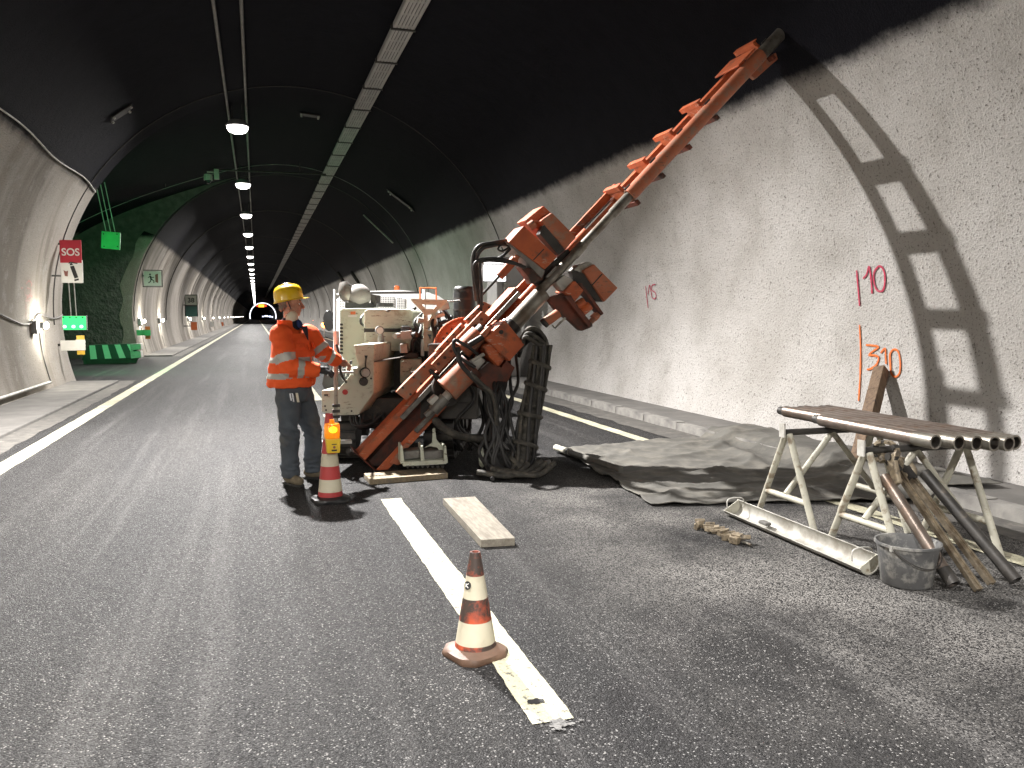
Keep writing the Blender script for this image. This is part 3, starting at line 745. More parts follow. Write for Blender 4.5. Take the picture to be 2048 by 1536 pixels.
# warning lamps closing the right lane
def warn(px, py, y, r_, lab):
    c = Y_(px, py, y); e = thing("warning_lamp", (c.x, c.y, 0), lab, "warning lamp")
    MB().cyl(c + V((0, -0.07, 0)), c + V((0, 0.07, 0)), r_, seg=16).build("lens", "warn_orange", e, smooth=40)
    MB().cyl(c + V((0, 0.07, 0)), c + V((0, 0.12, 0)), r_ * 1.15, seg=16).build("rim", "dark_steel", e, smooth=40)
    MB().tube([(c.x, c.y + 0.03, c.z - r_), (c.x, c.y + 0.03, 0.06)], 0.03, 8).build("post", "sign_white", e)
    MB().box((c.x, c.y + 0.03, 0.03), 0.5, 0.5, 0.06).build("base", "rubber", e, bevel=0.01)
warn(648, 650, 60, 0.20, "glowing orange warning lamp on the road beside the pickup mirror")
warn(610, 640, 120, 0.16, "tiny orange warning lamp far off, the left of a pair")
warn(629, 641, 100, 0.16, "tiny orange warning lamp far off, the right of a pair")

# ================================================================== LAY-BY BAY FITTINGS
def sign_panel(root, name, c, wd, ht, nrm, mt, th=0.03):
    mw = upright(c, nrm); x, y, z = (mw.to_3x3() @ V(q) for q in ((1, 0, 0), (0, 1, 0), (0, 0, 1)))
    return MB().obox(V(c) - z * th / 2, x * wd / 2, y * ht / 2, z * th / 2).build(name, mt, root, bevel=0.004), mw
def poly_on(root, name, mw, pts, mt, par):
    m_ = MB(); m_.prism([mw @ V((x, y, 0.0015)) for x, y in pts], (mw.to_3x3() @ V((0, 0, 0.003)))); return m_.build(name, mt, par)
c1, c2 = Y_(141, 503, 20.5), Y_(144, 543, 20.5)
sos = thing("emergency_sign", Y_(143, 563, 20.5), "red and white SOS sign with an extinguisher symbol at the bay edge", "sign")
nS = (-0.1, -1, 0)
pnl, mw = sign_panel(sos, "red_panel", c1, 0.44, 0.50, nS, "sign_red")
text_obj("SOS", 0.225, "sign_white", sos, mw @ Matrix.Translation((0.0, -0.02, 0.002)), bold=0.004, sx=0.95).parent = pnl
pnl, mw = sign_panel(sos, "white_panel", c2, 0.44, 0.50, nS, "sign_white")
for nm, pts in (("extinguisher_symbol", [(-0.035, 0.11), (0.045, 0.13), (0.125, -0.13), (0.045, -0.155)]), ("extinguisher_symbol", [(0.04, -0.175), (0.13, -0.15), (0.135, -0.19), (0.045, -0.215)]),
                ("extinguisher_symbol", [(-0.04, 0.13), (0.03, 0.15), (0.0, 0.185), (-0.03, 0.18)]), ("extinguisher_symbol", [(-0.06, 0.19), (-0.02, 0.215), (0.12, 0.185), (0.12, 0.165), (-0.02, 0.19), (-0.06, 0.165)]),
                ("flame_symbol", [(-0.17, 0.03), (-0.15, -0.10), (-0.09, -0.11), (-0.08, 0.02), (-0.12, 0.0)])):
    poly_on(sos, nm, mw, pts, "sign_black" if nm[0] == 'e' else "sign_brown", pnl)
m_ = MB(); pz = Y_(140, 520, 20.5)
for dz in (0.35, -0.35): m_.tube([pz + V((-0.2, 0.03, dz)), on_wall(20.5, pz.z + dz, -0.02)], 0.02, 6)
m_.build("bracket", "dark_steel", sos)
gl = thing("green_lamp", Y_(148, 660, 23.2), "green glowing lamp box on the bay wall under the SOS sign", "lamp")
cg = Y_(147, 646, 23.2)
MB().box(cg + V((0, 0.06, 0)), 0.60, 0.12, 0.37).build("housing", "lamp_housing", gl, bevel=0.01)
MB().box(cg + V((0, -0.01, 0)), 0.57, 0.02, 0.34).build("diffuser", "lamp_green", gl)
for dx in (-0.2, 0.0, 0.18): MB().ell(cg + V((dx, -0.025, -0.09)), 0.045, 0.012, 0.04, seg=10, rings=6).build("bulb", "lamp_green_dot", gl)
for dx in (-0.22, -0.07, 0.07, 0.22): MB().cyl(cg + V((dx, -0.02, 0.14)), cg + V((dx, -0.03, 0.14)), 0.02, seg=8).build("screw", "sign_black", gl)
m_ = MB()
for dx in (-0.06, 0.06):
    m_.tube([cg + V((dx, 0.05, 0.18)), cg + V((dx - 0.04, 0.06, 1.6)), cg + V((dx - 0.3, 0.1, 3.1))], 0.016, 6)
m_.build("conduit", "galvanised", gl)
m_ = MB(); m_.tube([cg + V((-0.25, 0.1, 0)), cg + V((-0.9, 0.15, 0.02))], 0.03, 6); m_.build("bracket", "dark_steel", gl)
gld = bpy.data.lights.new("green_light", 'AREA'); gld.shape = 'RECTANGLE'; gld.size, gld.size_y = 0.55, 0.32; gld.energy = P_GREEN; gld.color = (0.03, 1.0, 0.30)
glo = bpy.data.objects.new("green_light", gld); col.objects.link(glo); glo.location = cg + V((0.1, 0.30, 0.25)); glo.rotation_euler = (R(100), 0, R(-35 + 0)) 
glo.rotation_euler = (V((0.36, 0.93, 0.0))).to_track_quat('-Z', 'Y').to_euler()
gb = thing("junction_box", Y_(222, 497, 27.0), "green lit junction box with three conduits high in the bay", "junction box")
c = Y_(222, 481, 27.0)
MB().box(c, 0.50, 0.16, 0.50, Matrix.Rotation(R(4), 3, 'Y')).build("housing", "sign_green", gb, bevel=0.012)  # green glow of the bay lamp is put into the housing's colour
for dx, dz in ((-0.18, 0.18), (0.18, 0.18), (-0.18, -0.18), (0.18, -0.18)): MB().cyl(c + V((dx, -0.08, dz)), c + V((dx, -0.09, dz)), 0.02, seg=8).build("screw", "sign_black", gb)
m_ = MB()
for dx in (-0.12, 0.0, 0.12): m_.tube([c + V((dx, 0, 0.24)), c + V((dx - 0.28, 0.1, 1.9))], 0.014, 6)
m_.build("conduit", "galvanised", gb)
# striped crash barrier at the far end of the bay
cb = thing("crash_barrier", G(215, 728), "striped crash barrier at the far end of the green bay", "barrier")
yb = G(215, 728).y
tl, tr_, br, bl = Y_(178, 690, yb), Y_(272, 687, yb), Y_(272, 716, yb), Y_(163, 720, yb)
MB().prism([tl, tr_, br, bl], (0, 0.25, 0)).build("board", "sign_black", cb)
for i in range(4):
    f0, f1 = 0.03 + i * 0.265, 0.03 + i * 0.265 + 0.12
    def q_(f, t_): return lerp(lerp(tl, tr_, f), lerp(bl, br, f), t_) - V((0, 0.008, 0))
    if f1 + 0.1 > 1.02: f1 = min(f1, 0.92)
    MB().prism([q_(f0 - 0.02, 0.03), q_(f1 - 0.02, 0.03), q_(min(f1 + 0.13, 0.99), 0.97), q_(min(f0 + 0.13, 0.98), 0.97)], (0, 0.006, 0)).build("stripe", "sign_white", cb)
a, b_ = Y_(272, 687, yb), Y_(280, 718, yb)
for k, (t0, t1) in enumerate(((0.0, 0.40), (0.5, 0.95))):
    MB().prism([Y_(260, 688 + t0 * 30, yb - 0.1), Y_(281, 687 + t0 * 30, yb - 0.1), Y_(283, 687 + t1 * 30, yb - 0.1), Y_(262, 689 + t1 * 30, yb - 0.1)], (0, 0.5, 0)).build("end_rail", "galvanised", cb, bevel=0.02)
m_ = MB()
for px in (172, 200, 240, 268):
    p = Y_(px, 716, yb + 0.15); m_.box((p.x, p.y, p.z / 2), 0.14, 0.14, p.z)
m_.build("legs_frame", "dark_steel", cb)
MB().prism([Y_(166, 717, yb + 0.02), Y_(276, 716, yb + 0.02), Y_(272, 726, yb + 0.02), Y_(176, 729, yb + 0.02)], (0, 0.2, 0)).build("skirt", "dark_joint", cb)
# markers at both bay edges
def marker(lab, arm, plate, y, vcol, hcol):
    e = thing("edge_marker", Y_(arm[0], plate[3] + 4, y), lab, "marker")
    a, b_ = Y_(arm[0], arm[1], y), Y_(arm[2], arm[3], y); MB().box(lerp(a, b_, 0.5), abs(b_.x - a.x), 0.03, abs(a.z - b_.z)).build("arm_panel", hcol, e)
    a, b_ = Y_(plate[0], plate[1], y - 0.04), Y_(plate[2], plate[3], y - 0.04); MB().box(lerp(a, b_, 0.5), abs(b_.x - a.x), 0.03, abs(a.z - b_.z)).build("upright_panel", vcol, e)
    return e, a, b_
e, a, b_ = marker("white bar marker with a yellow upright at the near bay edge", (121, 681, 154, 701), (153, 671, 170, 709), 20.9, "sign_yellow", "sign_white")
pc = Y_(161, 690, 20.83); MB().box(pc, 0.20, 0.02, 0.24).build("white_patch", "sign_white", e)
pw = Y_(121, 690, 20.9); MB().tube([pw, pw + V((-0.35, 0.1, 0))], 0.03, 6).build("bracket", "dark_steel", e)
e, a, b_ = marker("green bar marker with an orange upright at the far bay edge", (267, 660, 291, 671), (290, 653, 301, 678), 33.9, "sign_orange", "sign_green")
pc = Y_(295.5, 665.5, 33.82); MB().box(pc, 0.2, 0.02, 0.22).build("green_patch", "sign_green", e)
pw = Y_(268, 665, 33.9); MB().tube([pw, pw + V((-0.3, 0.1, 0))], 0.03, 6).build("bracket", "dark_steel", e)
for k, (px, y, hc) in enumerate(((388, 55.0, "sign_orange"), (424, 84.0, "sign_white"), (444, 112.0, "sign_orange"))):
    c = Y_(px, 648 if k else 652, y); e = thing("edge_marker", c - V((0, 0, 0.4)), ("orange marker plate on the left wall under the number board", "white marker plate on the left wall past the number board", "small far orange marker plate on the left wall")[k], "marker")
    MB().box(c, 0.36, 0.03, 0.5).build("plate", hc, e); MB().tube([c + V((0, 0.03, 0)), c + V((-0.6, 0.05, 0))], 0.03, 6).build("bracket", "dark_steel", e)
# exit sign and number board
ex = thing("exit_sign", Y_(305, 572, 34.6), "white running-man exit sign on the left wall past the bay", "sign")
c = Y_(305, 557, 34.6); pnl, mw = sign_panel(ex, "panel", c, 0.62, 0.56, (-0.05, -1, 0), "sign_white")
m_ = MB()
for s in ((-0.345, 0, 0.03, 0.66), (0.345, 0, 0.03, 0.66), (0, 0.315, 0.72, 0.03), (0, -0.315, 0.72, 0.03)):
    xx = mw.to_3x3(); m_.obox(mw @ V((s[0], s[1], -0.01)), xx @ V((s[2] / 2, 0, 0)), xx @ V((0, s[3] / 2, 0)), xx @ V((0, 0, 0.03)))
m_.build("frame", "dark_steel", ex)
def stroke(pts, wd):
    out = []; n = len(pts)
    L, Rr = [], []
    for i in range(n):
        a = V(pts[max(i - 1, 0)]); b2 = V(pts[min(i + 1, n - 1)]); d = (b2 - a).normalized(); nn = V((-d.y, d.x)) * wd / 2
        L.append(V(pts[i]) + nn); Rr.append(V(pts[i]) - nn)
    return [(p.x, p.y) for p in L] + [(p.x, p.y) for p in reversed(Rr)]
for pts, wd in (([(-0.08, 0.10), (-0.05, -0.02), (-0.02, -0.04)], 0.06), ([(-0.03, -0.03), (0.05, -0.10), (0.04, -0.17)], 0.035), ([(-0.05, -0.02), (-0.08, -0.12), (-0.15, -0.17)], 0.035), ([(-0.16, 0.03), (-0.09, 0.08), (0.0, 0.04), (0.06, 0.05)], 0.03)):
    poly_on(ex, "running_figure", mw, stroke(pts, wd), "sign_black", pnl)
poly_on(ex, "running_figure", mw, [(-0.085 + 0.035 * math.cos(a), 0.155 + 0.035 * math.sin(a)) for a in [0.63 * i for i in range(10)]], "sign_black", pnl)
poly_on(ex, "door_symbol", mw, [(0.10, 0.15), (0.20, 0.19), (0.20, -0.17), (0.10, -0.13)], "sign_brown", pnl)
MB().tube([c + V((-0.3, 0.03, 0.1)), c + V((-0.75, 0.05, 0.1))], 0.03, 6).build("bracket", "dark_steel", ex)
nb = thing("number_board", Y_(382, 632, 55.5), "grey board numbered 38 over a teal panel on the left wall", "sign")
c = Y_(382, 600.5, 55.5); pnl, mw = sign_panel(nb, "number_panel", c, 0.70, 0.60, (-0.05, -1, 0), "sign_white")
text_obj("38", 0.40, "sign_black", nb, mw @ Matrix.Translation((0, -0.01, 0.002)), bold=0.012).parent = pnl
m_ = MB()
for s in ((-0.36, -0.35, 0.05, 1.34), (0.36, -0.35, 0.05, 1.34), (0, 0.325, 0.77, 0.05), (0, -0.34, 0.77, 0.08)):
    xx = mw.to_3x3(); m_.obox(mw @ V((s[0], s[1], -0.015)), xx @ V((s[2] / 2, 0, 0)), xx @ V((0, s[3] / 2, 0)), xx @ V((0, 0, 0.03)))
m_.build("frame", "dark_steel", nb)
sign_panel(nb, "teal_panel", Y_(383, 622.5, 55.5), 0.68, 0.66, (-0.05, -1, 0), "sign_teal")
MB().tube([c + V((-0.3, 0.03, -0.3)), c + V((-0.9, 0.05, -0.3))], 0.03, 6).build("bracket", "dark_steel", nb)

# ================================================================== SPRAYED SURVEY MARKS
def spray(name, lab, strokes, wpx, mt):
    m_ = MB()
    for st in strokes:
        P = [VLT(x, y, TR - 0.012) for x, y in st]; P = smooth_path(P, 5) if len(P) > 2 else [lerp(P[0], P[1], i / 8) for i in range(9)]
        vs = []
        for i, p in enumerate(P):
            nrm = (V((TC.x, p.y, TC.z)) - p).normalized(); d = (P[min(i + 1, len(P) - 1)] - P[max(i - 1, 0)]).normalized(); s = nrm.cross(d).normalized()
            wv = wpx * (0.8 + 0.5 * abs(noise.noise(p * 9)))
            vs += [p + s * wv, p + nrm * 0.004, p - s * wv]
        m_.add(vs, [q for i in range(len(P) - 1) for q in ((3 * i, 3 * i + 1, 3 * i + 4, 3 * i + 3), (3 * i + 1, 3 * i + 2, 3 * i + 5, 3 * i + 4))])
    p0 = m_.v[0].copy()
    o = m_.build(name, mt, org=p0, smooth=60); tag(o, lab, "painted mark"); return o
spray("survey_mark", "pink sprayed mark reading 110 on the right wall", [[(1713, 541), (1716, 575), (1719, 612)], [(1726, 557), (1733, 549), (1738, 533), (1742, 560), (1744, 587)],
      [(1757, 532), (1748, 545), (1748, 565), (1754, 580), (1764, 582), (1769, 570), (1769, 548), (1764, 535), (1757, 532)]], 0.014, "spray_pink")
spray("survey_mark", "pink sprayed mark reading 15 beside a stroke on the right wall", [[(1291, 572), (1293, 590), (1296, 616)], [(1296, 588), (1299, 570), (1302, 585), (1304, 596)],
      [(1311, 569), (1305, 570), (1303, 575), (1304, 581), (1310, 585), (1312, 593), (1309, 598), (1304, 595)]], 0.010, "spray_pink")
spray("survey_mark", "orange sprayed mark reading 310 beside a long vertical stroke", [[(1719, 650), (1721, 700), (1720, 750), (1717, 802)], [(1732, 690), (1745, 691), (1757, 694), (1745, 703), (1738, 710), (1750, 711), (1757, 716), (1752, 730), (1740, 738), (1734, 739)],
      [(1761, 706), (1770, 697), (1771, 712), (1772, 728)], [(1780, 724), (1780, 708), (1787, 699), (1796, 703), (1800, 722), (1799, 745), (1790, 754), (1782, 745), (1780, 724)]], 0.013, "spray_orange")
spray("survey_mark", "faded pink sprayed 185 mark on the near left wall", [[(42, 577), (46, 575)], [(52, 568), (58, 562), (64, 568), (62, 572)], [(50, 578), (50, 588), (56, 592), (62, 586), (60, 578), (54, 576)],
      [(52, 598), (60, 592), (66, 594)], [(50, 602), (62, 600)], [(52, 606), (52, 634)]], 0.02, "spray_faded")

# ================================================================== DRILL RIG
RB = V((1.7, 9.4, 0))
rig = thing("drill_rig", RB, "beige and orange tracked drill rig with its mast raised to the right wall", "drill rig")
AX = V((0.34, 0.94, 0)).normalized(); LT = V((0.94, -0.34, 0))        # the crawler's long axis and its right hand
def yprism(name, pts, Y, ext, mt, parent=rig, holes=(), bevel=0.006):
    return MB().prism([Y_(x, y, Y) for x, y in pts], ext, [[Y_(x, y, Y) for x, y in h] for h in holes]).build(name, mt, parent, bevel=bevel)
def ycyl(name, a, b_, r_, mt, parent=rig, seg=20, r2=None):
    return MB().cyl(a, b_, r_, r2, seg).build(name, mt, parent, smooth=40)
def hose(pts, r_, mt="rubber", parent=rig, name="hose", seg=8, n=7):
    return MB().tube(smooth_path(pts, n), r_, seg).build(name, mt, parent, smooth=60)
# --- crawler tracks: a stadium belt with shoes, rollers inside
def track(c, name="track"):
    Lh, rr, wd = 0.80, 0.25, 0.30
    path = []
    for i in range(11): path.append((lerp(-Lh, Lh, i / 10), rr * 2))
    for i in range(1, 9): a = R(90 - 180 * i / 9); path.append((Lh + rr * math.cos(a), rr + rr * math.sin(a)))
    for i in range(11): path.append((lerp(Lh, -Lh, i / 10), 0.0))
    for i in range(1, 9): a = R(270 - 180 * i / 9); path.append((-Lh + rr * math.cos(a), rr + rr * math.sin(a)))
    def W(u_, z_, s): return c + AX * u_ + V((0, 0, z_ + 0.03)) + LT * (s * wd / 2)
    m_ = MB(); n = len(path); vs = [W(u_, z_, s) for u_, z_ in path for s in (-1, 1)]
    inner = [W(u_ * 0.97, rr + (z_ - rr) * 0.86, s) for u_, z_ in path for s in (-1, 1)]
    k = 2 * n
    fs = []
    for i in range(n):
        a, b_ = 2 * i, 2 * ((i + 1) % n)
        fs += [(a, b_, b_ + 1, a + 1), (k + a, k + a + 1, k + b_ + 1, k + b_), (a, k + a, k + b_, b_), (a + 1, b_ + 1, k + b_ + 1, k + a + 1)]
    m_.add(vs + inner, fs); t_ = m_.build(name, "rubber", rig)
    for i in range(n):
        (u0, z0), (u1, z1) = path[i], path[(i + 1) % n]; mid = W((u0 + u1) / 2, (z0 + z1) / 2, 0)
        d = (W(u1, z1, 0) - W(u0, z0, 0)); L = d.length; d.normalize(); nn = LT.cross(d).normalized()
        out = mid - (c + V((0, 0, rr + 0.03)) + AX * max(-Lh, min(Lh, (u0 + u1) / 2)))
        if nn.dot(out) < 0: nn = -nn
        MB().obox(mid + nn * 0.012, LT * wd * 0.52, d * L * 0.36, nn * 0.018).build("track_shoe", "dark_steel", t_)
    for u_ in (-0.8, -0.3, 0.3, 0.8):
        cc = c + AX * u_ + V((0, 0, rr + 0.03)); MB().cyl(cc - LT * 0.12, cc + LT * 0.12, 0.17 if abs(u_) > 0.5 else 0.11, seg=18).build("roller", "dark_steel", t_, smooth=40)
    return t_
TCN = V((1.78, 9.65, 0))
track(TCN - LT * 0.62); track(TCN + LT * 0.42)
# --- chassis and inner mass; shade under the mast is put into their dark colour
def rbox(name, c, l, w_, h_, mt, bevel=0.01, parent=rig):      # box aligned with the crawler
    return MB().obox(c, AX * l / 2, LT * w_ / 2, V((0, 0, h_ / 2))).build(name, mt, parent, bevel=bevel)
rbox("chassis", V((1.72, 9.6, 0.52)), 1.7, 0.74, 0.30, "dark_steel")
rbox("slew_frame", V((1.98, 8.75, 0.72)), 0.7, 0.70, 0.50, "dark_steel")
rbox("mast_pivot", V((1.98, 8.55, 0.95)), 0.34, 0.46, 0.62, "dark_steel")
rbox("engine_block", V((2.0, 9.9, 1.05)), 1.2, 0.80, 0.70, "dark_steel")
ycyl("pivot_boss", V((1.78, 8.42, 0.80)), V((1.86, 8.20, 0.80)), 0.17, "dark_steel")
# --- beige bodywork
EX = V((0.43, 1.2, 0))
hood = yprism("hood", [(680, 622), (684, 617), (757, 616), (757, 748), (702, 748), (690, 722), (679, 706)], 9.55, EX * 0.9, "beige_paint", bevel=0.012)
for i in range(9):
    y = 647 + 7.1 * i; yprism("louvre", [(679.5, y), (685.5, y), (686.5, y + 4.2), (680.5, y + 4.2)], 9.535, (0, 0.03, 0), "sign_black", hood, bevel=0)
yprism("sticker", [(701, 623), (711, 623), (711, 629), (701, 629)], 9.544, (0, 0.004, 0), "sign_orange", hood, bevel=0)
yprism("sticker", [(696, 630), (714, 630), (714, 634), (696, 634)], 9.544, (0, 0.004, 0), "sign_white", hood, bevel=0)
MB().tube(smooth_path([Y_(728, 628, 9.5), Y_(722, 636, 9.42), Y_(722, 646, 9.42), Y_(727, 651, 9.5)], 6), 0.014, 6).build("handle", "rubber", hood, smooth=60)
tank = yprism("tank", [(727, 624), (733, 618), (819, 618), (827, 624), (827, 657), (727, 657)], 9.2, EX * 0.55, "beige_paint", bevel=0.02)
yprism("tank_base", [(729, 664), (825, 664), (825, 702), (729, 702)], 9.22, EX * 0.5, "beige_paint", tank, bevel=0.008)
yprism("tank_gap_shade", [(728, 656), (826, 656), (826, 665), (728, 665)], 9.24, EX * 0.5, "dark_steel", tank, bevel=0)  # dark strip stands in for the shade under the tank's step
yprism("lifting_lug", [(771, 621), (778, 618), (782, 621), (777, 625)], 9.15, (0, 0.1, 0), "grey_metal", tank)
af = Y_(718, 592, 9.9)
m_ = MB().lathe([(0.135, 0.30), (0.142, 0.1), (0.142, 0.03), (0.13, -0.02), (0.09, -0.055), (0.03, -0.07)], af, (0.12, 1, 0.0), 28)
filt = m_.build("air_filter", "filter_grey", rig, smooth=50)
MB().lathe([(0.05, -0.11), (0.085, -0.05), (0.09, 0.03), (0.05, 0.12)], Y_(692, 584, 9.95), (-0.2, 0.1, 1), 16).build("intake_cowl", "grey_metal", filt, smooth=40)
yprism("rubber_collar", [(683, 568), (702, 569), (699, 577), (690, 579)], 9.9, (0.05, 0.15, 0), "black_plastic", filt)
yprism("filter_cradle", [(690, 604), (748, 606), (750, 619), (690, 618)], 9.85, (0.1, 0.4, 0), "black_plastic", filt)
yprism("filter_clamp", [(741, 588), (752, 590), (752, 612), (741, 612)], 9.9, (0.1, 0.3, 0), "dark_steel", filt)
ycyl("filler_cap", Y_(770, 614, 9.6), Y_(770, 606, 9.6), 0.10, "black_plastic")
# --- control box with its side panel
cbx = yprism("control_box", [(708, 690), (749, 688), (747, 787), (716, 830), (666, 831), (643, 824), (643, 781), (676, 779), (715, 732)], 8.4, EX, "beige_paint", bevel=0.008)
yprism("seam", [(748.2, 723), (799, 715), (799, 716.4), (748.2, 724.6)], 8.38, (0.1, 0.3, 0), "dark_steel", cbx, bevel=0)
for px, py, r_ in ((730, 745, 0.042), (727, 763, 0.035)):
    c = Y_(px, py, 8.40); ycyl("knob", c, c + V((0, -0.05, 0)), r_, "galvanised" if py < 750 else "dark_steel", cbx)
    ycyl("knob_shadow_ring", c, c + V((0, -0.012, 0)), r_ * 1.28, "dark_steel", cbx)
c = Y_(690, 784, 8.4); ycyl("stop_button", c, c + V((0, -0.03, 0)), 0.026, "cone_red", cbx)
yprism("lever_slot", [(729, 711), (735.5, 711), (734, 717), (730.5, 717)], 8.392, (0, 0.02, 0), "sign_black", cbx, bevel=0)
MB().tube([Y_(732, 716, 8.38), Y_(731, 728, 8.36), Y_(732, 740, 8.37)], 0.008, 6).build("toggle", "dark_steel", cbx)
for px, py in ((650, 790), (654, 790), (650, 812), (652, 820), (742, 757), (703, 822)):
    c = Y_(px, py, 8.4); ycyl("bolt", c, c + V((0, -0.008, 0)), 0.010, "dark_steel", cbx, seg=8)
yprism("lever_rack", [(648, 745), (712, 733), (700, 775), (648, 778), (644, 768)], 8.75, (0.15, 0.4, 0), "black_plastic", cbx)
for i in range(6):
    a = Y_(655 + i * 9, 752, 8.62); MB().tube([a, a + V((0.01, -0.04, 0.10 + 0.012 * (i % 3)))], 0.007, 6).build("lever", "chrome", cbx, smooth=60)
    MB().ell(a + V((0.01, -0.045, 0.12 + 0.012 * (i % 3))), 0.016, 0.016, 0.02, seg=10, rings=6).build("lever_knob", "black_plastic", cbx, smooth=60)
MB().tube([Y_(640, 745, 8.3), Y_(708, 744.5, 8.3)], 0.012, 8).build("hand_rail", "galvanised", cbx, smooth=60)
yprism("lever_bracket", [(706, 737), (716, 735), (717, 750), (707, 751)], 8.3, (0, 0.15, 0), "beige_paint", cbx)
# guard post with hose beside the panel
po = V((Y_(673, 700, 8.2)))
post = MB().tube([(Y_(672, 690, 8.2)), (Y_(672, 884, 8.2))], 0.022, 10).build("guard_post", "trestle_paint", rig, smooth=60)
MB().tube([Y_(672, 662, 8.2), Y_(673, 690, 8.2)], 0.028, 10).build("post_sleeve", "white_paint", post, smooth=60)
for py in (811, 822, 833):
    c = Y_(672, py, 8.2); MB().obox(c, V((0.036, 0, 0)), V((0, 0.03, 0)), V((0, 0, 0.014))).build("post_clamp", "dark_steel", post)
c = Y_(672, 884, 8.2); MB().box((c.x, c.y, c.z - 0.0), 0.30, 0.10, 0.03).build("post_foot", "galvanised", post)
MB().tube([(c.x, c.y, c.z), (c.x, c.y, 0.02)], 0.018, 8).build("post_leg", "dark_steel", post)
hose([Y_(673, 690, 8.15), Y_(677, 705, 8.1), Y_(679, 730, 8.1), Y_(684, 752, 8.15), Y_(692, 764, 8.4)], 0.013)
# --- gauge, valves, gearbox
g0 = Y_(760, 661, 8.95); ga = ycyl("gauge", g0 + V((0, 0.05, 0)), g0, 0.048, "filter_grey")
ycyl("dial", g0, g0 + V((0, -0.004, 0)), 0.036, "sign_white", ga)
MB().tube([g0 + V((0.01, 0.03, -0.04)), g0 + V((0.02, 0.04, -0.2))], [0.03, 0.045], 10).build("gauge_stem", "filter_grey", ga, smooth=60)
yprism("valve_block", [(800, 663), (823, 661), (823, 678), (800, 679)], 8.95, (0.05, 0.2, 0), "galvanised")
ycyl("solenoid", Y_(798, 671, 8.95), Y_(790, 672, 8.9), 0.03, "galvanised"); ycyl("solenoid", Y_(826, 670, 8.95), Y_(833, 669, 8.9), 0.03, "dark_steel")
yprism("valve_cover", [(801, 652), (820, 652), (824, 662), (801, 663)], 9.0, (0.05, 0.2, 0), "black_plastic", bevel=0.02)
yprism("valve_body", [(800, 688), (814, 688), (816, 706), (800, 706)], 8.95, (0.05, 0.25, 0), "galvanised")
yprism("pump", [(816, 704), (838, 706), (836, 720), (800, 716)], 9.0, (0.05, 0.3, 0), "dark_steel", bevel=0.02)
gbx = yprism("gearbox", [(800, 719), (843, 717), (845, 752), (838, 764), (800, 768)], 8.95, (0.08, 0.4, 0), "beige_paint", bevel=0.02)
for px, py, r_ in ((811, 730, 0.055), (829, 744, 0.06), (812, 752, 0.03)):
    c = Y_(px, py, 8.95); ycyl("cover_boss", c, c + V((0, -0.035, 0)), r_, "beige_paint", gbx)
# --- Y-shaped bracket plate
brk = yprism("bracket_plate", [(822, 597.5), (896, 600), (896, 603), (874, 622.5), (873, 702), (848, 702), (847, 625.5), (823, 601)], 9.0, (0, 0.03, 0), "beige_paint",
       holes=[[(844, 609), (875, 610), (867, 618), (852, 618)], [(855, 630), (864, 628.5), (856.5, 643)], [(854.5, 661), (863, 648), (863, 661)], [(855, 669), (863.5, 669), (861, 679)], [(855, 694.5), (862, 694.5), (855.5, 685)]], bevel=0)
# --- hose reel, black exhaust can
rc = Y_(933, 701, 8.75); rw = V((0.12, 1, 0)).normalized()
reel = MB().lathe([(0.02, -0.005), (0.335, -0.005), (0.345, -0.03), (0.365, -0.03), (0.365, 0.05), (0.30, 0.06)], rc, rw, 48).build("hose_reel", "orange_paint", rig, smooth=30)
for i in range(26):
    a = 2 * math.pi * i / 26; u_ = V((1, -0.12, 0)).normalized(); p = rc + u_ * math.cos(a) * 0.285 + V((0, 0, 1)) * math.sin(a) * 0.285
    ycyl("reel_hole", p - rw * 0.008, p - rw * 0.003, 0.011, "sign_black", reel, seg=8)
MB().lathe([(0.30, 0.06), (0.30, 0.25)], rc, rw, 32).build("reel_drum", "rubber", reel, smooth=40)
ec = Y_(929, 640, 9.1); et = Y_(929, 573, 9.1)
can = MB().lathe([(0.10, 0), (0.125, 0.02), (0.125, 0.30), (0.118, 0.32), (0.125, 0.34), (0.125, et.z - ec.z - 0.03), (0.10, et.z - ec.z)], ec, (0, 0, 1), 24).build("exhaust_can", "black_plastic", rig, smooth=40)
for py in (598, 620): MB().lathe([(0.128, -0.012), (0.13, 0), (0.128, 0.012)], Y_(929, py, 9.1), (0, 0, 1), 24, cap=False).build("can_band", "dark_steel", can, smooth=60)
yprism("valve_bank", [(876, 605), (896, 603), (900, 618), (878, 622)], 9.05, (0.05, 0.25, 0), "galvanised")
ycyl("fitting", Y_(895, 603, 9.0), Y_(920, 601, 8.9), 0.010, "chrome"); ycyl("fitting", Y_(872, 632, 8.95), Y_(888, 628, 8.95), 0.026, "galvanised")
ycyl("fitting", Y_(835, 640, 9.0), Y_(846, 642, 9.0), 0.035, "galvanised"); ycyl("strut", Y_(845, 642, 9.1), Y_(845, 712, 9.1), 0.02, "white_paint")
